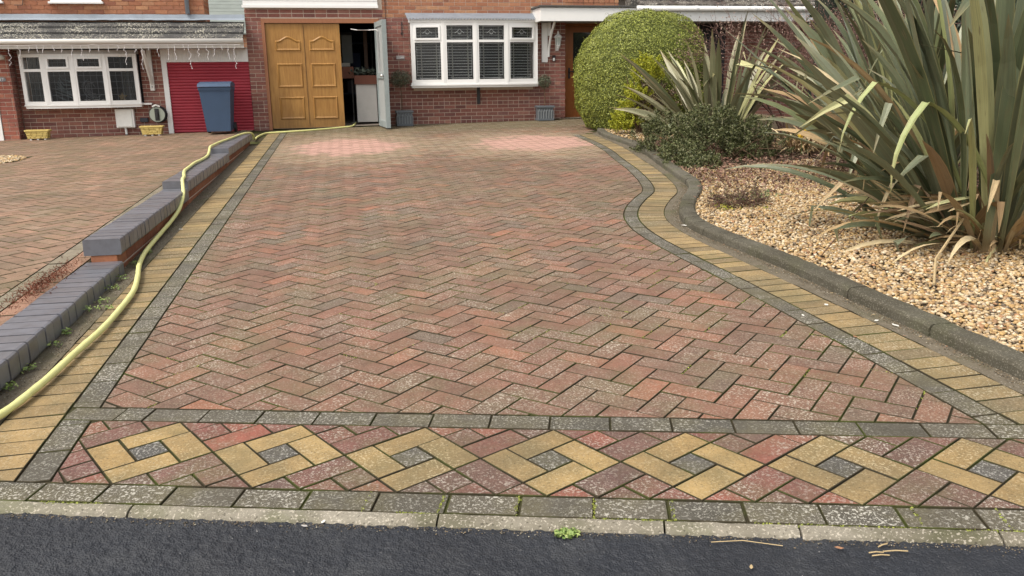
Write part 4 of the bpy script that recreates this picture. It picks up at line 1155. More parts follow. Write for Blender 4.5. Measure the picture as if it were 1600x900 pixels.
hk = empty('hanging_hook', (2.21, YF - .03, 1.95), 'black wrought iron hook on the wall left of the bay', 'hook')
m = MB(); m.box((2.20, YF - .02, 1.93), (2.215, YF - .0135, 2.14)); m.tube([(2.208, YF - .02, 2.12), (2.208, YF - .09, 2.14), (2.208, YF - .12, 2.08)], .006, 6); m.tube([(2.208 + .02 * math.cos(a), YF - .03, 1.94 + .02 * math.sin(a)) for a in np.linspace(0, 5.5, 12)], .005, 5)
m.build('iron_hook', BLACK, hk)
m = MB(); m.tube([(1.925, YF - .02, 2.95), (1.925, YF - .02, 1.3), (1.93, YF - .02, .4)], .006, 5); tag(m.build('cable', simple('cable_brown', (.06, .03, .025), .6)), 'thin dark cable running down the brickwork beside the open leaf', 'cable')

# planters and little standard trees
PLM = simple('planter_lead', (.11, .125, .14), .5, .45, .15, 20)
def planter(x, y, s_=.30, h=.27, label=''):
    t = empty('planter', (x, y, gz(x, y)), label, 'planter', 'square lead-grey planters against the house'); z0 = gz(x, y) + .003
    a = s_ / 2
    MB().box((x - a + .012, y - a + .012, z0 + .02), (x + a - .012, y + a - .012, z0 + h - .02)).build('box', PLM, t)
    m = MB(); m.box((x - a, y - a, z0), (x + a, y + a, z0 + .035), ch=.004); m.build('foot_moulding', PLM, t)
    m = MB(); 
    for k_ in ((x - a - .008, y - a - .008, x + a + .008, y - a + .022), (x - a - .008, y + a - .022, x + a + .008, y + a + .008), (x - a - .008, y - a + .0225, x - a + .022, y + a - .0225), (x + a - .022, y - a + .0225, x + a + .008, y + a - .0225)):
        m.box((k_[0], k_[1], z0 + h - .035), (k_[2], k_[3], z0 + h), ch=.004)
    m.build('rim', PLM, t)
    m = MB()
    for k_ in range(6):
        xc = x - a + s_ * (k_ + .5) / 6; r_ = s_ / 12 * .85
        m.tube([(xc - r_, y - a + .004, z0 + .04), (xc - r_, y - a + .004, z0 + h * .55)] + [(xc + r_ * math.cos(q), y - a + .004, z0 + h * .55 + r_ * 1.6 * math.sin(q)) for q in np.linspace(math.pi, 0, 7)] + [(xc + r_, y - a + .004, z0 + .04)], .0042, 4)
        m.tube([(xc + r_ - s_ / 6, y - a + .004, z0 + h * .62), (xc, y - a + .004, z0 + h - .045)], .0035, 4)
    m.build('arched_relief', simple('relief_light', (.24, .26, .27), .5, .4), t)
    MB().box((x - a + .024, y - a + .024, z0 + h - .05), (x + a - .024, y + a - .024, z0 + h - .025)).build('soil', soil_m, t)
    return t
def bark_tube(m, pts_, r0, r1, n=6):
    k_ = len(pts_); m.tube(pts_, [r0 + (r1 - r0) * i / (k_ - 1) for i in range(k_)], n)
BARK = simple('bark', (.13, .085, .055), .9, .1, .4, 40, bump=.6)
def leaf_mat(name, stops, rough=.5, trans=.25):
    n = N(name); c = n.ramp(n.rnd(), stops)
    c = n.mix(n.rng(n.noise(3.5, 3), .4, .65, 0, .25), c, n.mix(1.0, c, (.75, .8, .6), 'MULTIPLY'))
    m = n.fin(c, rough, .35)
    return m
OLV = leaf_mat('olive_leaf', [(0, (.055, .070, .040)), (.6, (.10, .12, .075)), (1, (.17, .18, .12))])
def small_tree(x, y, z0, hh, r_, ry, label, stems=10, n=1500):
    t = empty('olive_tree', (x, y, z0), label, 'tree', 'small standard trees in the square planters')
    m = MB(); bark_tube(m, [(x, y, z0), (x + .008, y, z0 + hh * .35), (x - .006, y, z0 + hh * .75)], .011, .008); 
    ct = z0 + hh
    for i in range(stems):
        a = rng.uniform(0, 2 * math.pi); e = rng.uniform(.1, 1.2)
        bark_tube(m, [(x, y, z0 + hh * .72), (x + r_ * .5 * math.cos(a) * math.cos(e), y + r_ * .5 * math.sin(a) * math.cos(e), ct - .03), (x + r_ * .9 * math.cos(a) * math.cos(e), y + r_ * .9 * math.sin(a) * math.cos(e), ct + ry * .7 * math.sin(e))], .005, .002, 4)
    m.build('trunk', BARK, t)
    d = rng.normal(0, 1, (n, 3)); d /= np.linalg.norm(d, axis=1, keepdims=True); rad_ = rng.uniform(.35, 1.05, (n, 1)) ** .6
    P_ = np.array([x, y, ct]) + d * rad_ * np.array([r_, r_, ry])
    quads('crown', P_, .016, OLV, nrm=d, tilt=.8, aspect=.3, parent=t, origin=(0, 0, 0)).location = Vector((0, 0, 0)) - t.location
    return t
def fixorigin(o, t): o.location = Vector((0, 0, 0)) - t.location
planter(2.17, 12.92, label='square lead-grey planter between the open garage leaf and the bay')
planter(4.80, 12.90, label='square lead-grey planter at the right end of the bay')
small_tree(2.13, 12.90, .60, .55, .20, .16, 'bushy little olive in the planter nearest the garage', n=1600)
small_tree(4.80, 12.90, .57, .50, .125, .125, 'neat ball-headed little tree in the planter near the porch', n=1000)
# ================================================================ NEIGHBOUR'S HOUSE
nh = empty('neighbour_house', (-2.5, YF, gl(-2.5, YF)), 'low brick house extension on the left with lichen-spotted tiled roof and red garage door', 'house')
NX0 = -6.5
wall_block('wall', nh, [(-4.26, -1.95, -.2, .77), (-2.30, -1.95, .771, 1.9), (-4.26, -4.14, .771, 1.9), (-4.13, -2.31, 1.62, 1.9)], MORT, YF, YF + .2)
wall_block('wall', nh, [(NX0, -1.16, 2.0, 5.3)], UPB, YF + .001, YF + .3)
wall_block('side_wall', nh, [(-1.40, -1.161, 2.0, 5.3)], UPB, YF + .301, YF + .6)
nb = brick_skin(nh, -4.26, -1.955, .10, 1.68, YF, [(-4.14, -2.30, .77, 1.7)], HB)
put_bricks(nh, nb, YF, HB, limit=300)
nu = brick_skin(nh, -6.0, -1.16, 2.27, 2.66, YF, [(-3.57, -2.78, 2.40, 3), (-6, -4.30, 2.40, 3)], HBU)
put_bricks(nh, nu, YF, HBU, limit=180, name='upper_brick')
# projecting pier at the left, with painted door beyond
PB = brick_skin(nh, -4.50, -4.27, .18, 1.70, 12.88, [], ORB, bl=.2025)
MB().box((-4.50, 12.88, .1), (-4.27, YF + .1, 1.72)).build('pier', MORT, nh)
LRB = red_wall_brick('pier_brick_light', [(0, (.36, .13, .09)), (.5, (.28, .10, .08)), (1, (.44, .18, .12))], .2)
put_bricks(nh, PB, 12.88, LRB, limit=0, name='pier_brick')
mb = MB(); z = .18; r_ = 0
while z < 1.68:
    for a, b in (((12.872, 13.02), (13.03, 13.12)) if r_ % 2 else ((12.872, 12.96), (12.97, 13.12))): mb.box((-4.272, a, z), (-4.258, b, z + .0585), random.random(), ch=.002)
    z += .0675; r_ += 1
mb.build('pier_return_bricks', HB, nh, rnd=True)['kind'] = 'stuff'
df = MB(); df.box((-4.585, 12.86, .20), (-4.51, 12.95, 1.70)); df.box((-5.6, 12.86, .20), (-4.5855, 12.95, .30)); df.box((-5.6, 12.83, .165), (-4.47, 12.96, .1995)); df.box((-5.6, 12.86, 1.62), (-4.5855, 12.95, 1.70))
pd = df.build('porch_frame', UPVC, nh)
MB().box((-5.6, 12.90, .30), (-4.5855, 12.91, 1.62)).build('porch_glass', GLASS, pd)
MB().box((-5.6, YF + .3, .1), (-4.4, YF + .35, 1.8)).build('porch_back_wall', simple('porch_back', (.25, .27, .25), .9), nh)
m = MB(); m.tube([(-4.66, 12.895, .3), (-4.66, 12.895, 1.62)], .004, 4)
for z in (.55, .8, 1.05, 1.3): m.tube([(-5.5, 12.895, z), (-4.59, 12.895, z)], .003, 4)
m.build('leaded_lattice', simple('lead_dark', (.08, .085, .09), .6), pd)
# bay
nb_ = empty('bay_window', (-3.2, YF, .8)); nb_.parent = nh; nb_.location = Vector((-3.2, YF, .8)) - nh.location
NBP = [(-4.115, 13.00), (-3.735, 12.87), (-3.285, 12.84), (-2.79, 12.87), (-2.335, 13.00)]
for i in range(4):
    facet(nb_, NBP[i], NBP[i + 1], .80, 1.615, 1.355, fw=.05, opening_top=i in (1, 2), blinds=False, came=False, lattice=True)
m = MB(); plan_slab(m, offs(NBP, .035), .775, .7995, YF - .013); m.build('sill', UPVC, nb_)
m = MB(); m.box((-2.40, YF - .12, .768), (-2.16, YF - .013, .7965)); m.build('sill_end', UPVC, nb_)
m = MB(); plan_slab(m, offs(NBP, .02), .735, .7745, YF - .013); m.build('sill_skirt', UPVC, nb_)
for i in range(5): MB().box((NBP[i][0] - .022, NBP[i][1] - .034, .800), (NBP[i][0] + .022, NBP[i][1] + .02, 1.615)).build('bay_post', UPVC, nb_)
m = MB(); plan_slab(m, offs(NBP, .03), 1.6155, 1.675, YF - .013); m.build('head_board', simple('head_grey', (.42, .42, .42), .6), nb_)
CUR = N('curtain'); CURM = CUR.fin(CUR.mix(CUR.noise(3, 2, vec=CUR.scale((14, 14, .2))), (.16, .17, .17), (.34, .35, .34)), .9)
for xa, xb in ((-4.05, -3.80), (-2.62, -2.37)):
    nseg = 24; vs = []
    for i in range(nseg + 1):
        x_ = xa + (xb - xa) * i / nseg; y_ = 13.10 + .02 * math.sin(i * 1.9)
        vs += [(x_, y_, .82), (x_, y_, 1.6)]
    MB().add(vs, [(2 * i, 2 * i + 2, 2 * i + 3, 2 * i + 1) for i in range(nseg)]).build('curtain', CURM, nb_)
MB().box((-4.12, 13.02, .7996), (-2.33, YF - .001, .812)).build('window_board', UPVC, nb_)
MB().box((-4.13, YF + .9, .6), (-2.3, YF + .95, 1.9)).build('room_wall', DARKIN, nb_)
# things on the window board: star, shells, driftwood
star = MB(); pts_ = []
for k in range(10):
    a = math.pi / 2 + k * math.pi / 5; r__ = .085 if k % 2 == 0 else .038; pts_.append((-2.60 + r__ * math.cos(a), .905 + r__ * math.sin(a)))
vs = [(x_, 12.97, z_) for x_, z_ in pts_] + [(-2.60, 12.955, .905), (-2.60, 12.985, .905)]
so = star.add(vs, [(k, (k + 1) % 10, 10) for k in range(10)] + [((k + 1) % 10, k, 11) for k in range(10)]).build('star_ornament', simple('straw', (.42, .33, .18), .8)); tag(so, 'straw coloured star standing in the right pane of the left bay', 'ornament')
xs_ = np.stack([rng.uniform(-3.2, -2.85, 60), rng.uniform(12.93, 13.0, 60), rng.uniform(.82, .87, 60)], 1)
tag(pebbles('shells', xs_, .016, simple('shell_white', (.6, .58, .55), .6), flat=.8), 'pale shells scattered along the window board of the left bay', 'shells')
m = MB()
for k in range(9):
    a = rng.uniform(0, 3.1); c0 = (-3.02 + rng.normal(0, .05), 12.97, 1.05); R_ = rng.uniform(.06, .16)
    m.tube([(c0[0] + R_ * math.cos(a + t), 12.97 + .01 * math.sin(3 * t), c0[2] + R_ * 1.2 * math.sin(a + t)) for t in np.linspace(0, 2.6, 9)], .006, 5)
tag(m.build('twig_wreath', simple('wreath_grey', (.22, .24, .26), .7)), 'loose grey twig wreath hanging in the left bay window', 'wreath')
m = MB()
for k in range(8):
    z_ = .86 + k * .045; m.tube([(-3.66 + .05 * k * .3, 12.99, z_ + .1), (-3.5, 12.98, z_ + .05 * math.sin(k)), (-3.36, 12.99, z_ - .02)], .012, 5)
tag(m.build('driftwood', simple('driftwood_blue', (.18, .23, .25), .7)), 'tangle of blue-grey driftwood in the second light of the left bay', 'ornament')
# eaves
EY = 12.60
MB().tube([(NX0, EY - .055, 1.800), (-.50, EY - .055, 1.800)], .042, 12).build('gutter', CREAM, nh, smooth=True)
MB().box((NX0, EY, 1.690), (-.502, EY + .02, 1.80)).build('fascia_board', CREAM, nh)
MB().box((NX0, EY + .0205, 1.692), (-.502, YF - .014, 1.705)).build('soffit', simple('soffit_board', (.30, .30, .30), .8), nh)
TILES_FLAT = None
def slab_course(y0, z0, y1, z1):
    x = NX0; 
    while x < -.52:
        a, b = x, min(x + .30, -.51); L_ = b - a; key = ('nt_', round(L_, 3))
        if key not in _cache:
            nseg = 6; vs = []
            for i in range(nseg + 1):
                t = L_ * i / nseg; wv = random.uniform(-.0015, .0015)
                vs += [(t, 0, -.028), (t, -.002, wv), (t, y1 - y0 + .03, z1 - z0 + wv)]
            fs = []
            for i in range(nseg): fs += [(3 * i, 3 * i + 3, 3 * i + 4, 3 * i + 1), (3 * i + 1, 3 * i + 4, 3 * i + 5, 3 * i + 2)]
            me = bpy.data.meshes.new('roof_tile'); me.from_pydata(vs, [], fs); me.materials.append(NTILE); _cache[key] = me
        o = bpy.data.objects.new('roof_tile', _cache[key]); o.parent = nh; o.location = Vector((a, y0, z0 + random.uniform(-.002, .003))) - nh.location; S.collection.objects.link(o)
        x += .3015
NT = N('lichen_tile')
ntc = NT.mix(NT.noise(8, 5, .6), (.035, .034, .036), (.10, .10, .10))
lic = NT.math('MULTIPLY', NT.rng(NT.noise(42, 2.5, .55, dist=.6), .54, .60), NT.rng(NT.noise(2.2, 4), .36, .56, .10, 1))
ntc = NT.mix(lic, ntc, NT.mix(NT.noise(20, 2), (.62, .60, .56), (.50, .48, .34))); NT.bump(lic, .4, .004); NTILE = NT.fin(ntc, .85, .2)
ZC = [1.852, 1.958, 2.058]; YCs = [12.56, 12.74, 12.92]
for i in range(3): slab_course(YCs[i], ZC[i], YCs[i] + .19, ZC[i] + .085)
MB().add([(NX0, EY, 1.80), (-.51, EY, 1.80), (-.51, YF, 2.12), (NX0, YF, 2.12)], [(0, 1, 2, 3)]).build('roof_deck', BLACK, nh)
LW = simple('lead_weathered', (.25, .29, .34), .45, .6, .35, 5, dirt=.2)
fl = MB(); xs2 = np.linspace(NX0, -.505, 60)
vs = []
for x_ in xs2: vs += [(x_, 13.05, 2.165 + random.uniform(-.004, .004)), (x_, 13.12, 2.20), (x_, YF - .016, 2.262 + random.uniform(-.003, .003)), (x_, YF + .04, 2.264)]
fl.add(vs, [(4 * i + k, 4 * i + 4 + k, 4 * i + 5 + k, 4 * i + 1 + k) for i in range(59) for k in range(3)]).build('lead_flashing', LW, nh)
# upper windows
for xa, xb in ((-3.57, -2.78), (-6.0, -4.31)):
    w_ = MB(); w_.box((xa, YF - .03, 2.46), (xb, YF + .0, 2.53)); w_.box((xa, YF - .03, 2.531), (xa + .06, YF, 3.4)); w_.box((xb - .06, YF - .03, 2.531), (xb, YF, 3.4)); wo = w_.build('window', UPVC, nh)
    MB().box((xa + .061, YF - .012, 2.531), (xb - .061, YF - .004, 3.4)).build('pane', GLASS, wo)
    MB().box((xa - .03, YF - .07, 2.425), (xb + .03, YF - .0, 2.459), ch=.004).build('sill', UPVC, wo)
MB().tube([(-1.425, YF - .05, 2.27), (-1.425, YF - .05, 5.0)], .035, 10).build('downpipe', LW, nh, smooth=True)
m = MB(); m.tube([(-4.0, YF - .02, 2.9), (-3.98, YF - .02, 2.5), (-4.0, YF - .03, 2.40), (-4.12, YF - .03, 2.40)], .006, 5); tag(m.build('cable', BLACK), 'short dark cable looping on the upper brick wall at far left', 'cable')
# garage with red roller door
g = MB(); g.box((-1.948, YF - .03, .25), (-1.865, YF + .08, 1.69)); g.build('garage_post', UPVC, nh)
MB().box((-1.864, YF - .028, 1.475), (-.503, YF + .08, 1.69)).build('garage_header', UPVC, nh)
RED_P = simple('shutter_red', (.36, .035, .055), .5, .35, .15, 5, dirt=.15)
gdoor = MB(); z = .27
while z < 1.47:
    pr_ = [(0, 0), (-.012, .008), (-.016, .024), (-.012, .042), (0, .050)]
    vs = [(x_, YF + .02 + a, z + b) for x_ in (-1.8645, -.505) for a, b in pr_]
    MB().add(vs, [(i, i + 5, i + 6, i + 1) for i in range(4)]).build('shutter_slat', RED_P, nh); z += .0505
MB().box((-1.8645, YF + .021, .26), (-.505, YF + .05, 1.48)).build('shutter_back', simple('shutter_dark', (.12, .012, .02), .6), nh)
# timber eaves bracket
m = MB(); m.box((-2.165, YF - .07, 1.0), (-2.095, YF - .013, 1.69), ch=.004)
nbk = m.build('eaves_bracket', CREAM, nh)
m = MB(); m.tube([(-2.13, YF - .06, 1.12), (-2.13, EY + .06, 1.66)], .032, 4); m.build('bracket_brace', CREAM, nbk)
m = MB(); m.lathe((-2.13, YF - .075, 1.06), [(.012, 0), (.012, .01)], 8); m.build('bolt', BLACK, nbk)
# plaque
pq = empty('number_plaque', (-4.40, 12.86, 1.22), 'small oval grey number plaque on the orange brick pier', 'sign')
m = MB(); m.add([(-4.395 + .060 * math.cos(a), 12.862, 1.215 + .038 * math.sin(a)) for a in np.linspace(0, 2 * math.pi, 20, endpoint=False)] + [(-4.395 + .060 * math.cos(a), 12.867, 1.215 + .038 * math.sin(a)) for a in np.linspace(0, 2 * math.pi, 20, endpoint=False)], [tuple(range(20))] + [(i, i + 20, (i + 1) % 20 + 20, (i + 1) % 20) for i in range(20)])
m.build('plate', simple('plaque_grey', (.20, .20, .21), .5), pq)
m = MB(); m.box((-4.420, 12.858, 1.195), (-4.413, 12.8615, 1.235)); m.box((-4.396, 12.858, 1.228), (-4.370, 12.8615, 1.235)); m.tube([(-4.373, 12.860, 1.230), (-4.388, 12.860, 1.195)], .0035, 4)
m.build('digits', UPVC, pq)
m = MB(); m.lathe((-4.33, 12.78, 1.52), [(.01, 0), (.045, .01), (.055, .04), (.04, .075), (.01, .09)], 12)
tag(m.build('bulkhead_lamp', simple('lamp_cream', (.45, .43, .36), .5)), 'small round cream lamp under the eaves beside the left bay', 'lamp')
# meter box
mb_ = empty('meter_box', (-2.63, YF, .37), 'white meter box low on the brick wall under the left bay', 'meter box')
MB().box((-2.775, YF - .11, .385), (-2.475, YF - .013, .70), ch=.006).build('casing', UPVC, mb_)
MB().box((-2.760, YF - .124, .40), (-2.505, YF - .1105, .685), ch=.006).build('door', simple('meter_white', (.76, .77, .74), .45), mb_)
m = MB(); m.tube([(-2.645, YF - .05, .385), (-2.64, YF - .05, .27)], .02, 8); m.build('outlet_pipe', UPVC, mb_)
m = MB(); m.box((-2.66, YF - .075, .235), (-2.62, YF - .03, .271)); m.build('pipe_foot', BLACK, mb_)
# hose reel
hr = empty('hose_reel', (-2.05, YF - .1, .6), 'round pale green wall-mounted reel with a black centre', 'hose reel')
def disc(mb, cx, cz, y0, y1, r_, n=24, ex=1.0):
    a = np.linspace(0, 2 * math.pi, n, endpoint=False)
    mb.add([(cx + r_ * math.cos(t), y0, cz + r_ * ex * math.sin(t)) for t in a] + [(cx + r_ * math.cos(t), y1, cz + r_ * ex * math.sin(t)) for t in a], [tuple(range(n)), tuple(range(n, 2 * n))[::-1]] + [(i, i + n, (i + 1) % n + n, (i + 1) % n) for i in range(n)])
m = MB(); disc(m, -2.08, .60, YF - .06, YF - .02, .145); disc(m, -2.08, .60, YF - .17, YF - .15, .135); m.build('rim', BLACK, hr)
m = MB(); disc(m, -2.08, .60, YF - .150, YF - .061, .10); m.build('drum', BLACK, hr)
m = MB(); disc(m, -2.08, .60, YF - .178, YF - .171, .125); m.build('face', simple('reel_face', (.36, .40, .34), .5), hr)
m = MB(); m.box((-2.115, YF - .20, .50), (-2.045, YF - .1785, .70), ch=.006); m.box((-2.10, YF - .215, .54), (-2.06, YF - .2005, .64), ch=.004); m.build('bracket', BLACK, hr)
m = MB(); m.tube([(-2.14, YF - .19, .735), (-2.08, YF - .20, .76), (-2.02, YF - .19, .735)], .016, 6); m.build('handle', UPVC, hr)
m = MB(); m.box((-2.395, YF - .06, .47), (-2.265, YF - .0135, .545), ch=.006); tag(m.build('cable_box', simple('navy_box', (.03, .035, .05), .5)), 'small dark box on the wall between meter box and hose reel', 'box')
m = MB(); m.box((-2.40, YF - .09, .21), (-2.25, YF - .02, .40), ch=.01); tag(m.build('boot_scraper', simple('scraper_dark', (.06, .05, .055), .7)), 'dark block standing at the wall foot beside the right stone-look planter', 'block')
# reconstituted stone planters
STN = N('stone_look'); stc = STN.mix(STN.noise(22, 4, .6), (.42, .30, .08), (.62, .50, .20)); STN.bump(STN.noise(60, 3), .6, .006); STONE = STN.fin(stc, .9, .2)
for (x_, y_, lb) in ((-3.93, 12.74, 'yellow stone-look trough planter at the foot of the orange pier'), (-2.13, 12.70, 'yellow stone-look trough planter below the hose reel')):
    t = empty('stone_planter', (x_, y_, gl(x_, y_)), lb, 'planter', 'yellow stone-look planters by the neighbouring house'); z0 = gl(x_, y_) + .004
    for ci in range(5):
        w0 = .155 + .006 * ci; x = x_ - w0; za = z0 + .018 + ci * .028
        if ci == 4: MB().box((x_ - w0 - .01, y_ - .085, za), (x_ + w0 + .01, y_ + .085, za + .03), ch=.006).build('rim', STONE, t); break
        while x < x_ + w0 - .01:
            L_ = min(random.uniform(.05, .10), x_ + w0 - x); MB().box((x, y_ - .075 - random.uniform(0, .008), za), (x + L_ - .003, y_ + .075, za + .0255), ch=.005).build('stone', STONE, t); x += L_
    MB().box((x_ - .15, y_ - .068, z0 + .02), (x_ + .15, y_ + .068, z0 + .125)).build('core', simple('stone_core', (.16, .11, .04), .9), t)
    m = MB()
    for fx in (-.11, 0, .11): m.box((x_ + fx - .015, y_ - .06, z0 - .01), (x_ + fx + .015, y_ + .06, z0 + .019))
    m.build('foot', UPVC, t)
# icicle lights
ic = empty('icicle_lights', (-2.5, EY - .1, 1.75), 'white icicle fairy lights hanging from the long white gutter', 'fairy lights')
ICM = simple('wire_white', (.72, .70, .72), .5)
x_ = -4.95
while x_ < -.55:
    n_ = random.choice([2, 3, 3, 5, 6, 8, 10]); z_ = 1.74; pts_ = [(x_, EY - .085, z_)]; bl_ = MB()
    for k in range(n_):
        z_ -= .038; pts_.append((x_ + random.uniform(-.022, .022), EY - .085 + random.uniform(-.01, .01), z_))
        if k % 2: p = pts_[-1]; bl_.lathe((p[0], p[1], p[2] - .012), [(.002, 0), (.006, .006), (.005, .016), (.002, .02)], 5)
    bl_.tube(pts_, .0030, 4); bl_.build('light_strand', ICM, ic); x_ += random.uniform(.09, .17)
m = MB(); m.tube([(-4.95 + i * .11, EY - .085 + random.uniform(-.004, .004), 1.742 + random.uniform(-.006, .004)) for i in range(41)], .003, 4); m.build('lead_wire', ICM, ic)
# distant roof seen between the houses
dh = empty('distant_house', (-1.0, 22, .5), 'grey slated roof of a building far behind, between the two houses', 'house')
DR = simple('distant_slate', (.21, .235, .22), .8, .3, .25, 3)
for i in range(24):
    z_ = 2.4 + i * .105; y_ = 22 + i * .16
    MB().add([(-6, y_, z_), (4, y_, z_), (4, y_ + .18, z_ + .108), (-6, y_ + .18, z_ + .108), (-6, y_, z_ - .035), (4, y_, z_ - .035)], [(0, 1, 2, 3), (4, 5, 1, 0)]).build('slate_course', DR, dh)
MB().box((-6, 22.1, .3), (4, 22.3, 2.4)).build('wall', UPB, dh)
# blue bin (only guessed at in the photograph through the blur: kept simple)
BB = simple('bin_blue', (.05, .085, .15), .6, .3, .15, 4, dirt=.35)
bn = empty('wheeled_bin', (-1.0, 12.55, gl(-1, 12.55)), 'blue wheeled bin standing in front of the red roller door', 'bin')
z0 = gl(-1, 12.55); vs = []
for z_, hw, hd in ((z0 + .05, .19, .22), (z0 + .70, .245, .29), (z0 + .74, .26, .305), (z0 + .78, .26, .305)):
    vs += [(-1.0 - hw, 12.55 - hd, z_), (-1.0 + hw, 12.55 - hd, z_), (-1.0 + hw, 12.55 + hd, z_), (-1.0 - hw, 12.55 + hd, z_)]
fs = [(3, 2, 1, 0), (12, 13, 14, 15)] + [(4 * r + i, 4 * r + (i + 1) % 4, 4 * r + 4 + (i + 1) % 4, 4 * r + 4 + i) for r in range(3) for i in range(4)]
MB().add(vs, fs).build('body', BB, bn)
m = MB(); vs = []
for y_, z_, hw in ((12.22, z0 + .785, .265), (12.26, z0 + .835, .26), (12.55, z0 + .865, .26), (12.84, z0 + .84, .26), (12.87, z0 + .785, .265)): vs += [(-1.0 - hw, y_, z_), (-1.0 + hw, y_, z_)]
m.add(vs, [(2 * i, 2 * i + 1, 2 * i + 3, 2 * i + 2) for i in range(4)] + [(0, 2, 4, 6, 8), (9, 7, 5, 3, 1), (0, 8, 9, 1)]); m.build('lid', BB, bn)
m = MB(); m.tube([(-1.22, 12.92, z0 + .80), (-.78, 12.92, z0 + .80)], .016, 8); m.build('grab_bar', BB, bn)
for xx in (-1.22, -.78):
    m = MB(); a = np.linspace(0, 2 * math.pi, 16, endpoint=False); m.add([(xx - .02, 12.80 + .09 * math.cos(t), z0 + .09 + .09 * math.sin(t)) for t in a] + [(xx + .02, 12.80 + .09 * math.cos(t), z0 + .09 + .09 * math.sin(t)) for t in a], [tuple(range(16)), tuple(range(16, 32))[::-1]] + [(i, i + 16, (i + 1) % 16 + 16, (i + 1) % 16) for i in range(16)])
    m.build('wheel', BLACK, bn)

# ================================================================ PLANTS
def uvblade(name, root, az, el, L_, w, droop, parent, mat, seg=9, fold=.35, kink=None, roll=0.0, tw=0.0):
    """strap leaf: V-folded ribbon along an arching line"""
    p = Vector(root); ds = L_ / seg; e = el; a = az; V = []; UV = []
    for i in range(seg + 1):
        t = i / seg
        d = Vector((math.cos(a) * math.cos(e), math.sin(a) * math.cos(e), math.sin(e)))
        side = Vector((-math.sin(a), math.cos(a), 0)); up = side.cross(d) * -1
        rl = roll + tw * t; s2 = side * math.cos(rl) + up * math.sin(rl); u2 = -side * math.sin(rl) + up * math.cos(rl)
        ww = w * (.62 + .75 * min(t * 2.2, 1)) * (1 - max(0, (t - .55) / .45) ** 1.9) * .5 + .001
        V += [p - s2 * ww + u2 * ww * fold, p.copy(), p + s2 * ww + u2 * ww * fold]; UV += [(0, t), (.5, t), (1, t)]
        e -= droop * (t * 1.6 + .1) / seg * 2
        if kink and abs(t - kink[0]) < .5 / seg: e -= kink[1]; 
        p = p + d * ds
    fs = []
    for i in range(seg):
        fs += [(3 * i, 3 * i + 1, 3 * i + 4, 3 * i + 3), (3 * i + 1, 3 * i + 2, 3 * i + 5, 3 * i + 4)]
    me = bpy.data.meshes.new(name); r0 = Vector(root)
    me.from_pydata([tuple(v - r0) for v in V], [], fs); uv = me.uv_layers.new(name='UVMap')
    li = np.zeros(len(me.loops), dtype=np.int32); me.loops.foreach_get('vertex_index', li)
    uv.data.foreach_set('uv', np.array(UV, dtype=np.float32)[li].ravel())
    me.polygons.foreach_set('use_smooth', [False] * len(me.polygons))
    return link(name, me, mat, parent, r0)
def strap_mat(name, stops, edge=(.30, .27, .12), dry=0.0, rough=.42):
    n = N(name); tc_ = n.t.nodes.new('ShaderNodeTexCoord'); oi = n.t.nodes.new('ShaderNodeObjectInfo')
    ad = n.t.nodes.new('ShaderNodeVectorMath'); ad.operation = 'ADD'; n.t.links.new(tc_.outputs['UV'], ad.inputs[0])
    cb_ = n.t.nodes.new('ShaderNodeCombineXYZ'); n.put(cb_.inputs[0], n.math('MULTIPLY', oi.outputs['Random'], 37.0)); n.put(cb_.inputs[1], n.math('MULTIPLY', oi.outputs['Random'], 11.0)); n.t.links.new(cb_.outputs[0], ad.inputs[1])
    v = ad.outputs[0]
    c = n.ramp(oi.outputs['Random'], stops)
    st = n.noise(1.0, 3, .6, vec=n.scale((26, .9, 1), v))
    c = n.mix(n.rng(st, .35, .65, 0, .75), c, n.mix(1.0, c, (1.6, 1.55, 1.4), 'MULTIPLY'))
    c = n.mix(n.rng(n.noise(1.0, 2, .5, vec=n.scale((9, 14, 1), v)), .62, .70, 0, .6), c, (.17, .13, .075))
    c = n.mix(n.rng(n.noise(1.0, 4, .6, vec=n.scale((3, 5, 1), v)), .5, .75, 0, .45), c, (.13, .085, .04))
    u_ = n.sep(tc_.outputs['UV']); ed = n.math('ABSOLUTE', n.math('SUBTRACT', u_[0], .5))
    c = n.mix(n.rng(ed, .45, .49, 0, .7), c, edge)
    c = n.mix(n.rng(n.math('ADD', u_[1], n.math('MULTIPLY', n.noise(3), .3)), 1.0, 1.22, 0, .7), c, (.32, .24, .12))
    c = n.mix(n.rng(u_[1], .0, .14, .75, 0), c, (.17, .10, .05))
    n.bump(st, .5, .002)
    return n.fin(c, rough, .5)
FLAX = strap_mat('flax_leaf', [(0, (.060, .076, .040)), (.3, (.095, .112, .066)), (.5, (.135, .152, .104)), (.7, (.080, .098, .048)), (.85, (.18, .20, .14)), (1, (.115, .14, .06))])
FLAXP = strap_mat('flax_leaf_pale', [(0, (.30, .32, .15)), (.5, (.40, .40, .22)), (1, (.24, .28, .12))], edge=(.5, .47, .25))
FLAXD = strap_mat('flax_leaf_dead', [(0, (.24, .16, .085)), (.35, (.36, .26, .14)), (.6, (.15, .095, .06)), (.8, (.46, .37, .22)), (1, (.52, .44, .29))], edge=(.40, .28, .14), rough=.8)
FLAXB = strap_mat('flax_leaf_bronze', [(0, (.15, .155, .085)), (.5, (.23, .225, .145)), (1, (.11, .13, .06))], edge=(.36, .26, .17))
CR = Vector((5.02, 1.85, .11))
px_ = empty('flax_plant', CR, 'huge grey-green flax with broad strap leaves at the right edge of the gravel', 'plant')
R = random.Random(11)
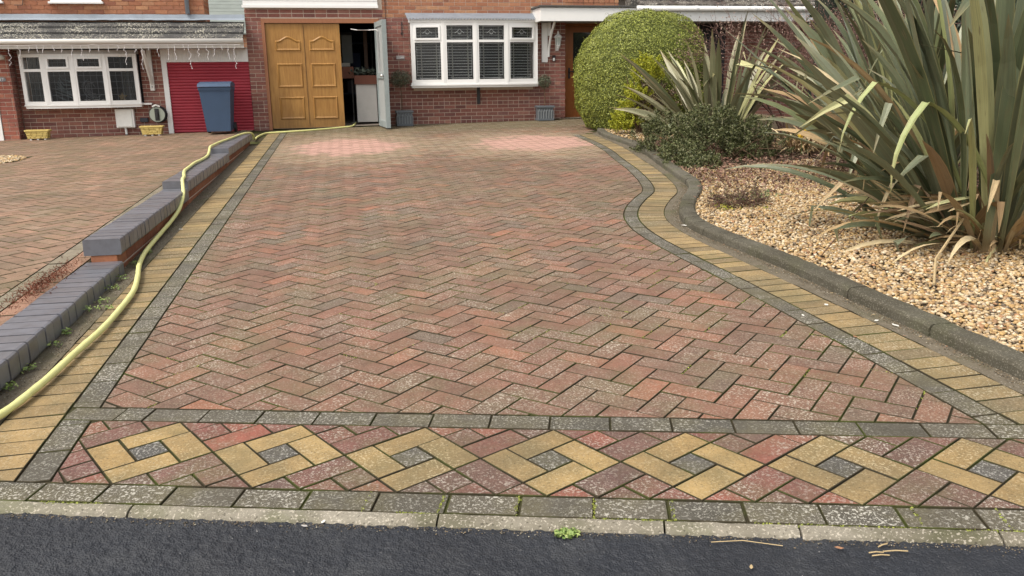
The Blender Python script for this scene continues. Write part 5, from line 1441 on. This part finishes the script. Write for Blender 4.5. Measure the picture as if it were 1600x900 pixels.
def fan(parent, c, n_, spread, azc, azs, elr, Lr, wr, mats, dr=(.15, .7), seg=9, kinkp=.12, facing=None):
    for i in range(n_):
        az = R.gauss(azc, azs) if azs < 9 else R.uniform(0, 2 * math.pi)
        r_ = spread * R.random() ** .5; root = (c[0] + r_ * math.cos(az), c[1] + r_ * math.sin(az), c[2] + R.uniform(-.02, .05))
        m_ = R.choices([q[0] for q in mats], [q[1] for q in mats])[0]
        el_ = R.uniform(*elr)
        uvblade('leaf', root, az, el_, R.uniform(*Lr) , R.uniform(*wr), R.uniform(*dr), parent, m_, seg, fold=R.uniform(.12, .45), kink=(R.uniform(.55, .8), R.uniform(.8, 2.0)) if R.random() < kinkp else None, roll=R.uniform(-.9, .9), tw=R.uniform(-.6, .6))
mx = [(FLAX, 8), (FLAXP, .8), (FLAXD, 1.3)]
# upright core, leaning fans to the left, drooping skirt and dead leaves
fan(px_, CR, 66, .36, 0, 10, (1.05, 1.50), (1.4, 2.2), (.045, .085), mx, (.05, .75), kinkp=.25)
fan(px_, CR + Vector((-.12, .10, 0)), 50, .28, math.radians(160), .65, (.75, 1.30), (1.0, 1.75), (.040, .075), mx, (.10, .60), kinkp=.22)
fan(px_, CR + Vector((-.18, .12, 0)), 26, .22, math.radians(155), .6, (.30, .85), (.7, 1.12), (.03, .055), [(FLAX, 6), (FLAXP, 2.5), (FLAXD, 2)], (.20, .8), kinkp=.4)
fan(px_, CR + Vector((-.06, -.06, 0)), 52, .30, math.radians(190), 1.0, (.15, 1.1), (.4, .95), (.012, .030), [(FLAXD, 1)], (.1, .9), kinkp=.4)
fan(px_, CR + Vector((-.05, -.1, .05)), 30, .25, math.radians(205), .6, (-.05, .55), (.4, .85), (.008, .018), [(FLAXD, 3), (FLAXP, 1)], (.1, .5), seg=6, kinkp=.1)
fan(px_, CR + Vector((-.10, .05, 0)), 34, .34, math.radians(170), 1.0, (.55, 1.40), (1.0, 1.9), (.022, .042), [(FLAX, 7), (FLAXP, 1.5), (FLAXD, 1)], (.15, .8), kinkp=.3)
fan(px_, CR + Vector((-.28, -.12, .30)), 24, .16, math.radians(178), .35, (-.12, .22), (.35, .70), (.010, .022), [(FLAXD, 2), (FLAXP, 1)], (.0, .25), seg=4, kinkp=0)
# particular leaves that stand out in the photograph
uvblade('leaf', (4.62, 1.50, .16), math.radians(25), 1.54, 1.75, .075, .02, px_, FLAX, fold=.08, roll=1.2)
uvblade('leaf', (4.72, 1.75, .30), math.radians(178), 1.10, 1.55, .05, .95, px_, FLAXP, 14, kink=(.62, 1.1))
uvblade('leaf', (4.80, 1.60, .30), math.radians(185), 1.05, 1.50, .045, 1.0, px_, FLAXP, 14, kink=(.60, 1.2))
uvblade('leaf', (4.60, 2.0, .30), math.radians(150), .62, 1.35, .065, .45, px_, FLAX, 12, kink=(.72, 1.9))
# second flax behind, filling the upper right
C2 = Vector((6.3, 4.3, .21)); p2 = empty('flax_plant', C2, 'second big flax clump standing behind the huge one', 'plant')
fan(p2, C2, 90, .45, 0, 10, (.75, 1.45), (1.3, 2.3), (.05, .085), [(FLAX, 9), (FLAXD, 1), (FLAXP, 1)], (.05, .45))
fan(p2, C2 + Vector((-.3, -.1, 0)), 36, .3, math.radians(185), .7, (.5, 1.2), (.9, 1.6), (.05, .08), [(FLAX, 7), (FLAXD, 1.5), (FLAXP, 1.2)], (.15, .6), kinkp=.2)
C4 = Vector((7.6, 2.8, .22)); p4 = empty('flax_plant', C4, 'tall flax clump at the far right edge in the shade of the others', 'plant')
fan(p4, C4, 80, .5, 0, 10, (.8, 1.5), (1.6, 2.6), (.06, .10), [(FLAX, 9), (FLAXD, 1)], (.05, .4))
# bronze flax in front of the hedge
C3 = Vector((5.85, 7.7, .27)); p3 = empty('flax_plant', C3, 'bronze and olive flax fan between the clipped hedge and the low dark shrub', 'plant')
fan(p3, C3, 60, .25, 0, 10, (.75, 1.50), (1.0, 1.75), (.05, .085), [(FLAXB, 7), (FLAX, 2), (FLAXP, .6)], (.03, .35))
fan(p3, C3 + Vector((-.1, 0, 0)), 16, .2, math.radians(170), .5, (.45, 1.0), (.9, 1.5), (.045, .07), [(FLAXB, 6), (FLAXP, 1)], (.1, .4))

# clipped hedge
HL = leaf_mat('privet_leaf', [(0, (.13, .155, .035)), (.35, (.25, .280, .050)), (.6, (.19, .22, .045)), (.82, (.40, .42, .085)), (1, (.10, .115, .03))], .45)
hc = np.array([5.86, 10.65, 1.02]); hr3 = np.array([1.06, .95, 1.15])
hd = empty('clipped_hedge', (5.88, 10.65, gz(5.88, 10.65)), 'large rounded clipped hedge, yellow-green, in front of the porch', 'hedge')
def super_pts(n, c, r, k=.82, jit=.03):
    d = rng.normal(0, 1, (n, 3)); d /= np.linalg.norm(d, axis=1, keepdims=True)
    s_ = np.sign(d) * np.abs(d) ** k; s_ /= np.linalg.norm(np.abs(s_) ** (1 / .5 if False else 1), axis=1, keepdims=True) ** 1.0
    # superellipsoid radius
    e = 2.5; rad_ = (np.abs(d[:, 0]) ** e + np.abs(d[:, 1]) ** e + np.abs(d[:, 2]) ** e) ** (-1 / e)
    return d, rad_
n = 88000; d, rr_ = super_pts(n, hc, hr3); stray = rng.random(n) < .012
# bulging outline, narrower towards the foot
lump = 1 + .018 * np.sin(d[:, 0] * 7 + 1) * np.sin(d[:, 2] * 6) + .012 * np.sin(d[:, 1] * 11 + d[:, 2] * 9) + .02 * np.sin(d[:, 0] * 19 + d[:, 2] * 5) * np.sin(d[:, 2] * 17)
P_ = d * (rr_ * lump * (1 - np.abs(rng.normal(0, .030, n)) + stray * rng.uniform(.03, .075, n) - .03 * (np.sin(d[:, 0] * 31 + d[:, 1] * 13) * np.sin(d[:, 2] * 27) > .72)))[:, None] * hr3
foot = np.clip((-P_[:, 2] - .25) / .9, 0, 1); P_[:, :2] *= (1 - .22 * foot ** 1.5)[:, None]
P_[:, 0] += .06 * (P_[:, 2] > .3) * (P_[:, 2] - .3)
P_ += hc; kz = P_[:, 2] > gz(5.9, 10.6) + .02
quads('foliage', P_[kz], .0125, HL, nrm=d[kz], tilt=.55, aspect=.55, parent=hd)
u_ = np.linspace(0, 2 * np.pi, 28, endpoint=False); v_ = np.linspace(-np.pi / 2, np.pi / 2, 16)
vs = []
for b in v_:
    for a in u_:
        dd = np.array([math.cos(a) * math.cos(b), math.sin(a) * math.cos(b), math.sin(b)]); q = (np.abs(dd) ** 2.5).sum() ** (-1 / 2.5)
        p = dd * q * hr3 * .945; f_ = min(max((-p[2] - .25) / .9, 0), 1); p[:2] *= 1 - .22 * f_ ** 1.5; vs.append(tuple(p + hc))
fs = [(i * 28 + j, i * 28 + (j + 1) % 28, (i + 1) * 28 + (j + 1) % 28, (i + 1) * 28 + j) for i in range(15) for j in range(28)]
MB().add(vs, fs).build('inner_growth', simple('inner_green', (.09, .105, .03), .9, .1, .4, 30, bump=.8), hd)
# yellow conifer shoots
def shoots(name, c, r, n_clump, col, label, cat, zmin, sz=.014, parent=None, per=90, aspect=.35, up=.6):
    t = parent or empty(name, c, label, cat)
    pts_ = []; nr = []
    for i in range(n_clump):
        a = rng.uniform(0, 2 * np.pi); b = rng.uniform(-.2, 1.4); q = rng.uniform(.45, 1.0)
        o = np.array(c) + np.array([math.cos(a) * math.cos(b) * r[0], math.sin(a) * math.cos(b) * r[1], math.sin(b) * r[2]]) * q
        dirv = np.array([math.cos(a) * .5, math.sin(a) * .5, up]) + rng.normal(0, .15, 3)
        k = per; tt_ = rng.uniform(0, 1, (k, 1)); pts_.append(o + dirv * tt_ * .16 + rng.normal(0, .022, (k, 3)) * (1.15 - tt_)); nr.append(np.tile(dirv, (k, 1)))
    P__ = np.concatenate(pts_); N__ = np.concatenate(nr); k_ = P__[:, 2] > zmin
    quads('foliage', P__[k_], sz, col, nrm=N__[k_] * .3, tilt=1.0, aspect=aspect, parent=t)
    return t
YC_ = leaf_mat('gold_conifer', [(0, (.30, .32, .025)), (.5, (.46, .46, .03)), (.8, (.20, .24, .03)), (1, (.56, .52, .06))])
BC_ = leaf_mat('brown_conifer', [(0, (.16, .12, .07)), (.6, (.22, .16, .10)), (1, (.12, .11, .05))])
gc = empty('golden_conifer', (5.22, 9.35, gz(5.2, 9.35)), 'ragged golden-yellow conifer with brown patches in front of the hedge', 'shrub')
shoots('', (5.18, 9.30, .42), (.20, .2, .30), 60, YC_, '', '', .3, .017, gc)
shoots('', (5.32, 9.20, .76), (.24, .18, .24), 60, YC_, '', '', .3, .017, gc)
shoots('', (5.46, 9.15, 1.14), (.22, .16, .26), 60, YC_, '', '', .3, .017, gc)
shoots('', (5.55, 9.2, .62), (.30, .2, .40), 70, BC_, '', '', .3, .017, gc)
m = MB()
for i in range(10): bark_tube(m, [(5.4 + R.uniform(-.05, .05), 9.35, .25), (5.35 + R.uniform(-.2, .2), 9.3 + R.uniform(-.1, .1), .7), (5.4 + R.uniform(-.3, .3), 9.25, 1.15)], .018, .005)
m.build('stem', BARK, gc)
# low dark shrub spilling over the kerb
DG = leaf_mat('dark_shrub_leaf', [(0, (.040, .052, .018)), (.4, (.085, .100, .034)), (.75, (.140, .150, .062)), (1, (.24, .225, .13))])
lc = (5.35, 6.55, .22); ls = empty('low_shrub', (5.3, 6.5, gz(5.3, 6.5)), 'low spreading dark green shrub spilling over the kerb', 'shrub')
for (c_, r_, k_) in (((4.95, 7.2, .26), (.45, .5, .46), 130), ((5.20, 6.5, .28), (.58, .60, .54), 260), ((5.62, 6.25, .28), (.36, .42, .44), 110), ((4.72, 6.0, .18), (.28, .42, .28), 100), ((4.70, 5.62, .14), (.24, .32, .20), 70)):
    shoots('', c_, r_, k_, DG, '', '', .14, .014, ls, per=95, aspect=.4, up=.35)
m = MB()
for i in range(60):
    a = R.uniform(0, 2 * math.pi); r_ = R.uniform(.3, .8); m.tube([(5.3 + .2 * math.cos(a), 6.4 + .2 * math.sin(a), .2), (5.3 + r_ * .6 * math.cos(a), 6.4 + r_ * .6 * math.sin(a), .36), (5.3 + r_ * 1.1 * math.cos(a), 6.4 + r_ * math.sin(a), .30 + R.uniform(-.08, .25))], [.008, .005, .003], 4)
m.build('stems', BARK, ls)
# twiggy deciduous shrub
TWG = simple('twig_bark', (.13, .075, .062), .85, .15, .4, 30)
tb = empty('bare_shrub', (7.2, 7.6, gz(7.2, 7.6)), 'tall bare twiggy shrub with reddish-brown stems behind the flaxes', 'shrub')
tips = []
def grow(m, p, d, L_, r_, dep):
    q = p + d * L_; mid = (p + q) / 2 + Vector((R.gauss(0, .05), R.gauss(0, .05), R.gauss(0, .03))) * L_
    m.tube([p, mid, q], [r_, r_ * .8, r_ * .6], 4 if dep > 1 else 5, cap=False)
    tips.append(tuple(q))
    if dep >= 4: return
    for k in range(R.choice([2, 3, 3])):
        nd_ = (d + Vector((R.gauss(0, .55), R.gauss(0, .55), R.gauss(.05, .4)))).normalized(); grow(m, q, nd_, L_ * R.uniform(.62, .85), r_ * .6, dep + 1)
for i in range(30):
    m = MB(); a = R.uniform(0, 2 * math.pi); e = R.uniform(.75, 1.4)
    grow(m, Vector((7.2 + .35 * math.cos(a), 7.6 + .35 * math.sin(a), .25)), Vector((math.cos(a) * math.cos(e), math.sin(a) * math.cos(e), math.sin(e))), R.uniform(.55, .8), .015, 0)
    m.build('branch', TWG, tb)
tp_ = np.array(tips); sel = rng.integers(0, len(tp_), 9000)
quads('buds', tp_[sel] + rng.normal(0, .03, (9000, 3)), .011, leaf_mat('bud_brown', [(0, (.22, .10, .08)), (.5, (.32, .20, .16)), (1, (.40, .30, .24))]), tilt=1, aspect=.5, parent=tb)
# dried stems and daffodils
dgp = empty('dried_clump', (6.05, 6.5, .25), 'collapsed clump of pale brown dead stems beside the low dark shrub', 'plant')
for i in range(140):
    a = R.uniform(0, 2 * math.pi); uvblade('dead_leaf', (6.25 + R.uniform(-.25, .3), 6.2 + R.uniform(-.2, .3), .30), a, R.uniform(.1, 1.0), R.uniform(.25, .6), R.uniform(.010, .022), R.uniform(.3, 1.2), dgp, FLAXD, 5)
DAF = simple('daffodil_yellow', (.75, .58, .08), .6, .3, .1); STG = simple('stem_green', (.10, .17, .05), .6)
for (x_, y_, z_, lb) in ((6.02, 5.95, .50, 'larger yellow daffodil bloom nearest the dark shrub'), (6.17, 6.10, .53, 'middle yellow daffodil bloom with a turned head'), (6.38, 6.00, .50, 'right-hand small yellow daffodil among dead stems')):
    t = empty('daffodil', (x_, y_, .25), lb, 'flower', 'daffodils beside the low dark shrub')
    m = MB(); m.tube([(x_ + .05, y_ + .02, .24), (x_ + .03, y_, .4), (x_, y_ - .01, z_)], .004, 5); m.build('stem', STG, t)
    m = MB()
    for k in range(6):
        a = k * math.pi / 3; c_ = (x_ + .022 * math.cos(a), y_ - .015, z_ + .022 * math.sin(a)); q = (x_ + .048 * math.cos(a), y_ - .02, z_ + .048 * math.sin(a)); s_ = Vector((-math.sin(a), 0, math.cos(a))) * .014
        m.add([(x_, y_ - .015, z_), tuple(Vector(c_) + s_), q, tuple(Vector(c_) - s_)], [(0, 1, 2, 3)])
    m.build('petals', DAF, t)
    m = MB(); m.tube([(x_, y_ - .015, z_), (x_, y_ - .045, z_ - .004)], [.010, .017], 8, cap=False); m.build('trumpet', simple('trumpet', (.80, .50, .05), .6), t)
# small heather on the gravel
SM = leaf_mat('heather_leaf', [(0, (.10, .045, .035)), (.4, (.16, .09, .07)), (.7, (.07, .05, .035)), (1, (.17, .18, .06))])
hs = shoots('heather', (4.04, 3.42, .15), (.23, .16, .11), 75, SM, 'small dark reddish heather growing in the gravel beside the kerb', 'plant', .12, .009, per=55, up=.4)
m = MB()
for i in range(26):
    a = R.uniform(0, 2 * math.pi); m.tube([(4.04, 3.42, .14), (4.04 + .12 * math.cos(a), 3.42 + .09 * math.sin(a), .2), (4.04 + .25 * math.cos(a), 3.42 + .16 * math.sin(a), .17 + R.uniform(0, .1))], .003, 4)
m.build('stems', TWG, hs)
GSP = leaf_mat('sedum_leaf', [(0, (.20, .28, .12)), (1, (.30, .38, .20))])
shoots('sedum', (4.50, 3.72, .15), (.15, .08, .03), 22, GSP, 'low fresh green sprigs to the right of the small heather', 'plant', .13, .010, per=30, up=.15)
shoots('moss_cushion', (3.92, 3.24, .15), (.035, .03, .03), 6, YC_, 'bright lime moss cushion at the left foot of the heather', 'plant', .12, .007, per=40, up=.1)
shoots('moss_cushion', (4.10, 3.20, .15), (.03, .03, .03), 5, YC_, 'bright lime moss cushion at the right foot of the heather', 'plant', .12, .007, per=40, up=.1)
# dark evergreen mass, added to stand for the shadows behind the right-hand planting
eh = empty('added_shade_hedge', (10.5, 9.3, .35), 'added dark evergreen hedge standing for the shadows behind the tall flaxes at the right', 'hedge')
n = 26000; P_ = np.stack([rng.uniform(8.2, 14, n), 9.2 + rng.normal(0, .28, n), rng.uniform(.3, 2.35, n)], 1)
quads('foliage', P_, .035, leaf_mat('evergreen', [(0, (.025, .04, .025)), (1, (.06, .09, .05))]), nrm=np.tile([0, -1, .3], (n, 1)), tilt=.8, parent=eh)
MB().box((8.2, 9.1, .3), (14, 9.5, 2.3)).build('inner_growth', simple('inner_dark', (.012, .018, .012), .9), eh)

# ---- weeds, moss and litter
WE = leaf_mat('weed_leaf', [(0, (.12, .20, .05)), (.5, (.20, .28, .08)), (1, (.30, .36, .12))])
def weed(x, y, z, r_, n_, label, hgt=.03, mat=WE, group=None):
    a = rng.uniform(0, 2 * np.pi, n_); q = np.sqrt(rng.random(n_)) * r_
    P__ = np.stack([x + q * np.cos(a), y + q * np.sin(a) * .8, z + rng.uniform(.002, hgt, n_)], 1)
    o = quads('weed', P__, .008, mat, tilt=.5, aspect=.55, origin=(x, y, z)); tag(o, label, 'weed', group); return o
weed(1.555, -.628, gz(1.545, -.66) - .012, .034, 100, 'bright green weed growing at the foot of the road kerb', .006)
for (x_, y_, r_, lb) in ((-.29, .82, .03, 'tiny weed at the wall foot closest to the road, left of the hose'), (-.285, 1.02, .035, 'second small weed along the wall foot, counting from the road'), (-.280, 1.32, .04, 'third weed along the wall foot, counting from the road'), (-.285, 1.50, .03, 'fourth and slightest weed along the wall foot from the road'),
        (-.275, 1.86, .05, 'full tuft of weed at the wall foot level with the rosette weed'), (-.262, 2.02, .045, 'weed tuft just beyond the fullest tuft at the wall foot'), (-.270, 2.28, .05, 'broad weed below the far half of the lowest wall step'), (-.275, 2.50, .04, 'weed at the wall foot just before the second wall step begins'), (-.268, 2.85, .04, 'weed under the front corner of the second wall step'), (-.262, 3.15, .03, 'farthest small weed, against the orange bricks of the second wall step')):
    weed(x_, y_, gz(x_, y_), r_, 38, lb, .028, group='weeds along the foot of the stepped wall')
weed(-.205, 1.88, gz(-.2, 1.9) + .004, .042, 34, 'pale rosette weed lying beside the yellow hose', .012)
MOSS = leaf_mat('moss', [(0, (.15, .17, .03)), (1, (.30, .33, .06))])
def moss_line(pts_, n_, wd, name_lab):
    P__ = []
    for _ in range(n_):
        k = R.randrange(len(pts_) - 1); t = R.random(); x_ = pts_[k][0] + (pts_[k + 1][0] - pts_[k][0]) * t + R.gauss(0, wd); y_ = pts_[k][1] + (pts_[k + 1][1] - pts_[k][1]) * t + R.gauss(0, wd); P__.append((x_, y_, gz(x_, y_) + R.uniform(-.004, .001)))
    return P__
mp_ = []
for s_i in (1.055, 1.26, 1.465, 1.67, 1.875, 2.08, 2.49, 2.70, 2.9):
    mp_ += moss_line([K(s_i * 1.045 + .0, -.105), K(s_i * 1.045 + .0, -.002)], 60, .0025, '')
for s0, s1 in ((.15, .35), (1.2, 1.3), (1.7, 1.95), (2.15, 2.6), (2.7, 2.9)): mp_ += moss_line([K(s0, -.109), K(s1, -.109)], 120, .002, '')
for _ in range(80):
    j = R.randrange(60, 420); q = pieces[j][2]
    if sum(a for a, b in q) / len(q) < .9 and R.random() < .6: continue
    k = R.randrange(len(q)); mp_ += moss_line([q[k], q[(k + 1) % len(q)]], 26, .003, '')
tag(quads('joint_moss', np.array(mp_), .0038, MOSS, tilt=.8, aspect=.7), 'yellow-green moss growing in the joints of the block paving', 'moss', kind='stuff')
STK = simple('dry_straw', (.42, .32, .18), .8, .2, .2)
for (u0, v0, u1, v1, lb) in ((2.262, -.905, 2.305, -.913, 'lowest short straw-coloured stick on the asphalt near the right corner'), (2.262, -.892, 2.298, -.899, 'second short straw-coloured stick on the asphalt'), (2.30, -.875, 2.33, -.868, 'tilted topmost pale stick on the asphalt'), (2.30, -.895, 2.36, -.908, 'thin brown twig crossing the pale sticks on the asphalt')):
    m = MB(); m.tube([(u0, v0, gz(u0, v0) - .009), ((u0 + u1) / 2, (v0 + v1) / 2, gz(u0, v0) - .0065), (u1, v1, gz(u1, v1) - .009)], .0019, 5); tag(m.build('stick', STK), lb, 'stick')
m = MB(); m.tube([(1.90, -.76, gz(1.9, -.76) - .007), (1.98, -.775, gz(1.98, -.775) - .005), (2.07, -.815, gz(2.07, -.81) - .009)], .0014, 4); tag(m.build('stick', STK), 'long thin curved dry stem beside the kerb edge', 'stick')
LF = simple('dead_leaf_brown', (.30, .16, .09), .8, .2, .3, 30); WH = simple('petal_white', (.72, .70, .64), .7)
def bit(x, y, z, s_, mat, lb, name='fallen_leaf', cat='leaf', group=None):
    a = R.uniform(0, 6.28); c_, s2 = math.cos(a), math.sin(a); m = MB()
    pr_ = [(-1, 0, .1), (-.3, .45, .3), (.4, .35, .15), (1, 0, .45), (.4, -.4, .1), (-.3, -.45, .25)]
    m.add([(x + (p[0] * c_ - p[1] * s2) * s_, y + (p[0] * s2 + p[1] * c_) * s_, z + p[2] * s_ * .35 + .001) for p in pr_] + [(x, y, z + .002)], [(i, (i + 1) % 6, 6) for i in range(6)])
    tag(m.build(name, mat), lb, cat, group)
bit(2.62, .27, gz(2.62, .27), .014, LF, 'curled brown leaf lying on the red blocks near the right border')
bit(3.105, .86, gz(3.1, .86), .014, WH, 'white petal on the charcoal border course')
bit(3.16, .53, gz(3.16, .53), .016, LF, 'dark red leaf on the edge of the buff border')
bit(3.42, .62, gz(3.4, .62), .022, WH, 'white scrap lying in the mortar channel by the garden kerb')
bit(3.38, .70, gz(3.4, .7), .018, WH, 'smaller white scrap above the other in the mortar channel')
bit(3.30, .98, gz(3.3, .98), .020, WH, 'pale leaf resting on the buff blocks near the right kerb')
bit(2.20, -.86, gz(2.2, -.86) - .007, .012, LF, 'brown leaf fragment on the asphalt left of the sticks')
bit(2.50, -.86, gz(2.5, -.86) - .009, .010, STK, 'tan seed husk on the asphalt right of the sticks')
bit(1.95, -.88, gz(1.95, -.88) - .009, .010, STK, 'small tan crumb on the asphalt below the kerb')
bit(.92, -.42, gz(.92, -.42) - .010, .010, WH, 'white chip on the asphalt left of centre', 'stone_chip', 'stone')
bit(.87, -.43, gz(.87, -.43) - .010, .011, simple('chip_grey', (.4, .38, .36)), 'grey chip on the asphalt beside the white one', 'stone_chip', 'stone')
bit(-.19, 3.95, gz(-.2, 3.95) + .004, .022, WH, 'white petal on the mortar beside the stepped wall')
bit(3.40, 2.95, gz(3.4, 2.95) + .004, .03, WH, 'pale folded leaf in the channel at the kerb bend')
for i in range(26):
    t = R.uniform(.2, 4.5); x_ = R.uniform(3.36, 3.45) if t < 2.7 else 3.42 + (t - 2.7) * .35 + R.uniform(-.02, .03)
    bit(x_, t, gz(x_, t) + .002, R.uniform(.005, .012), R.choice([LF, STK, LF]), 'tiny dry leaf fragment in the channel beside the garden kerb', group='leaf fragments in the kerb channel')
st_ = MB(); st_.tube([(3.72, 1.72, .14), (4.05, 2.05, .20), (4.5, 2.35, .45)], .004, 5); tag(st_.build('dry_stem', simple('stem_brown', (.12, .07, .045), .8)), 'long thin brown stem slanting out over the gravel from the flax', 'stem')
st_ = MB(); st_.tube([(3.92, 1.02, .13), (4.1, 1.25, .20), (4.45, 1.5, .36)], .007, 5); tag(st_.build('dry_stem', STK), 'straw-pale dead leaf stem resting on the gravel below the flax', 'stem')
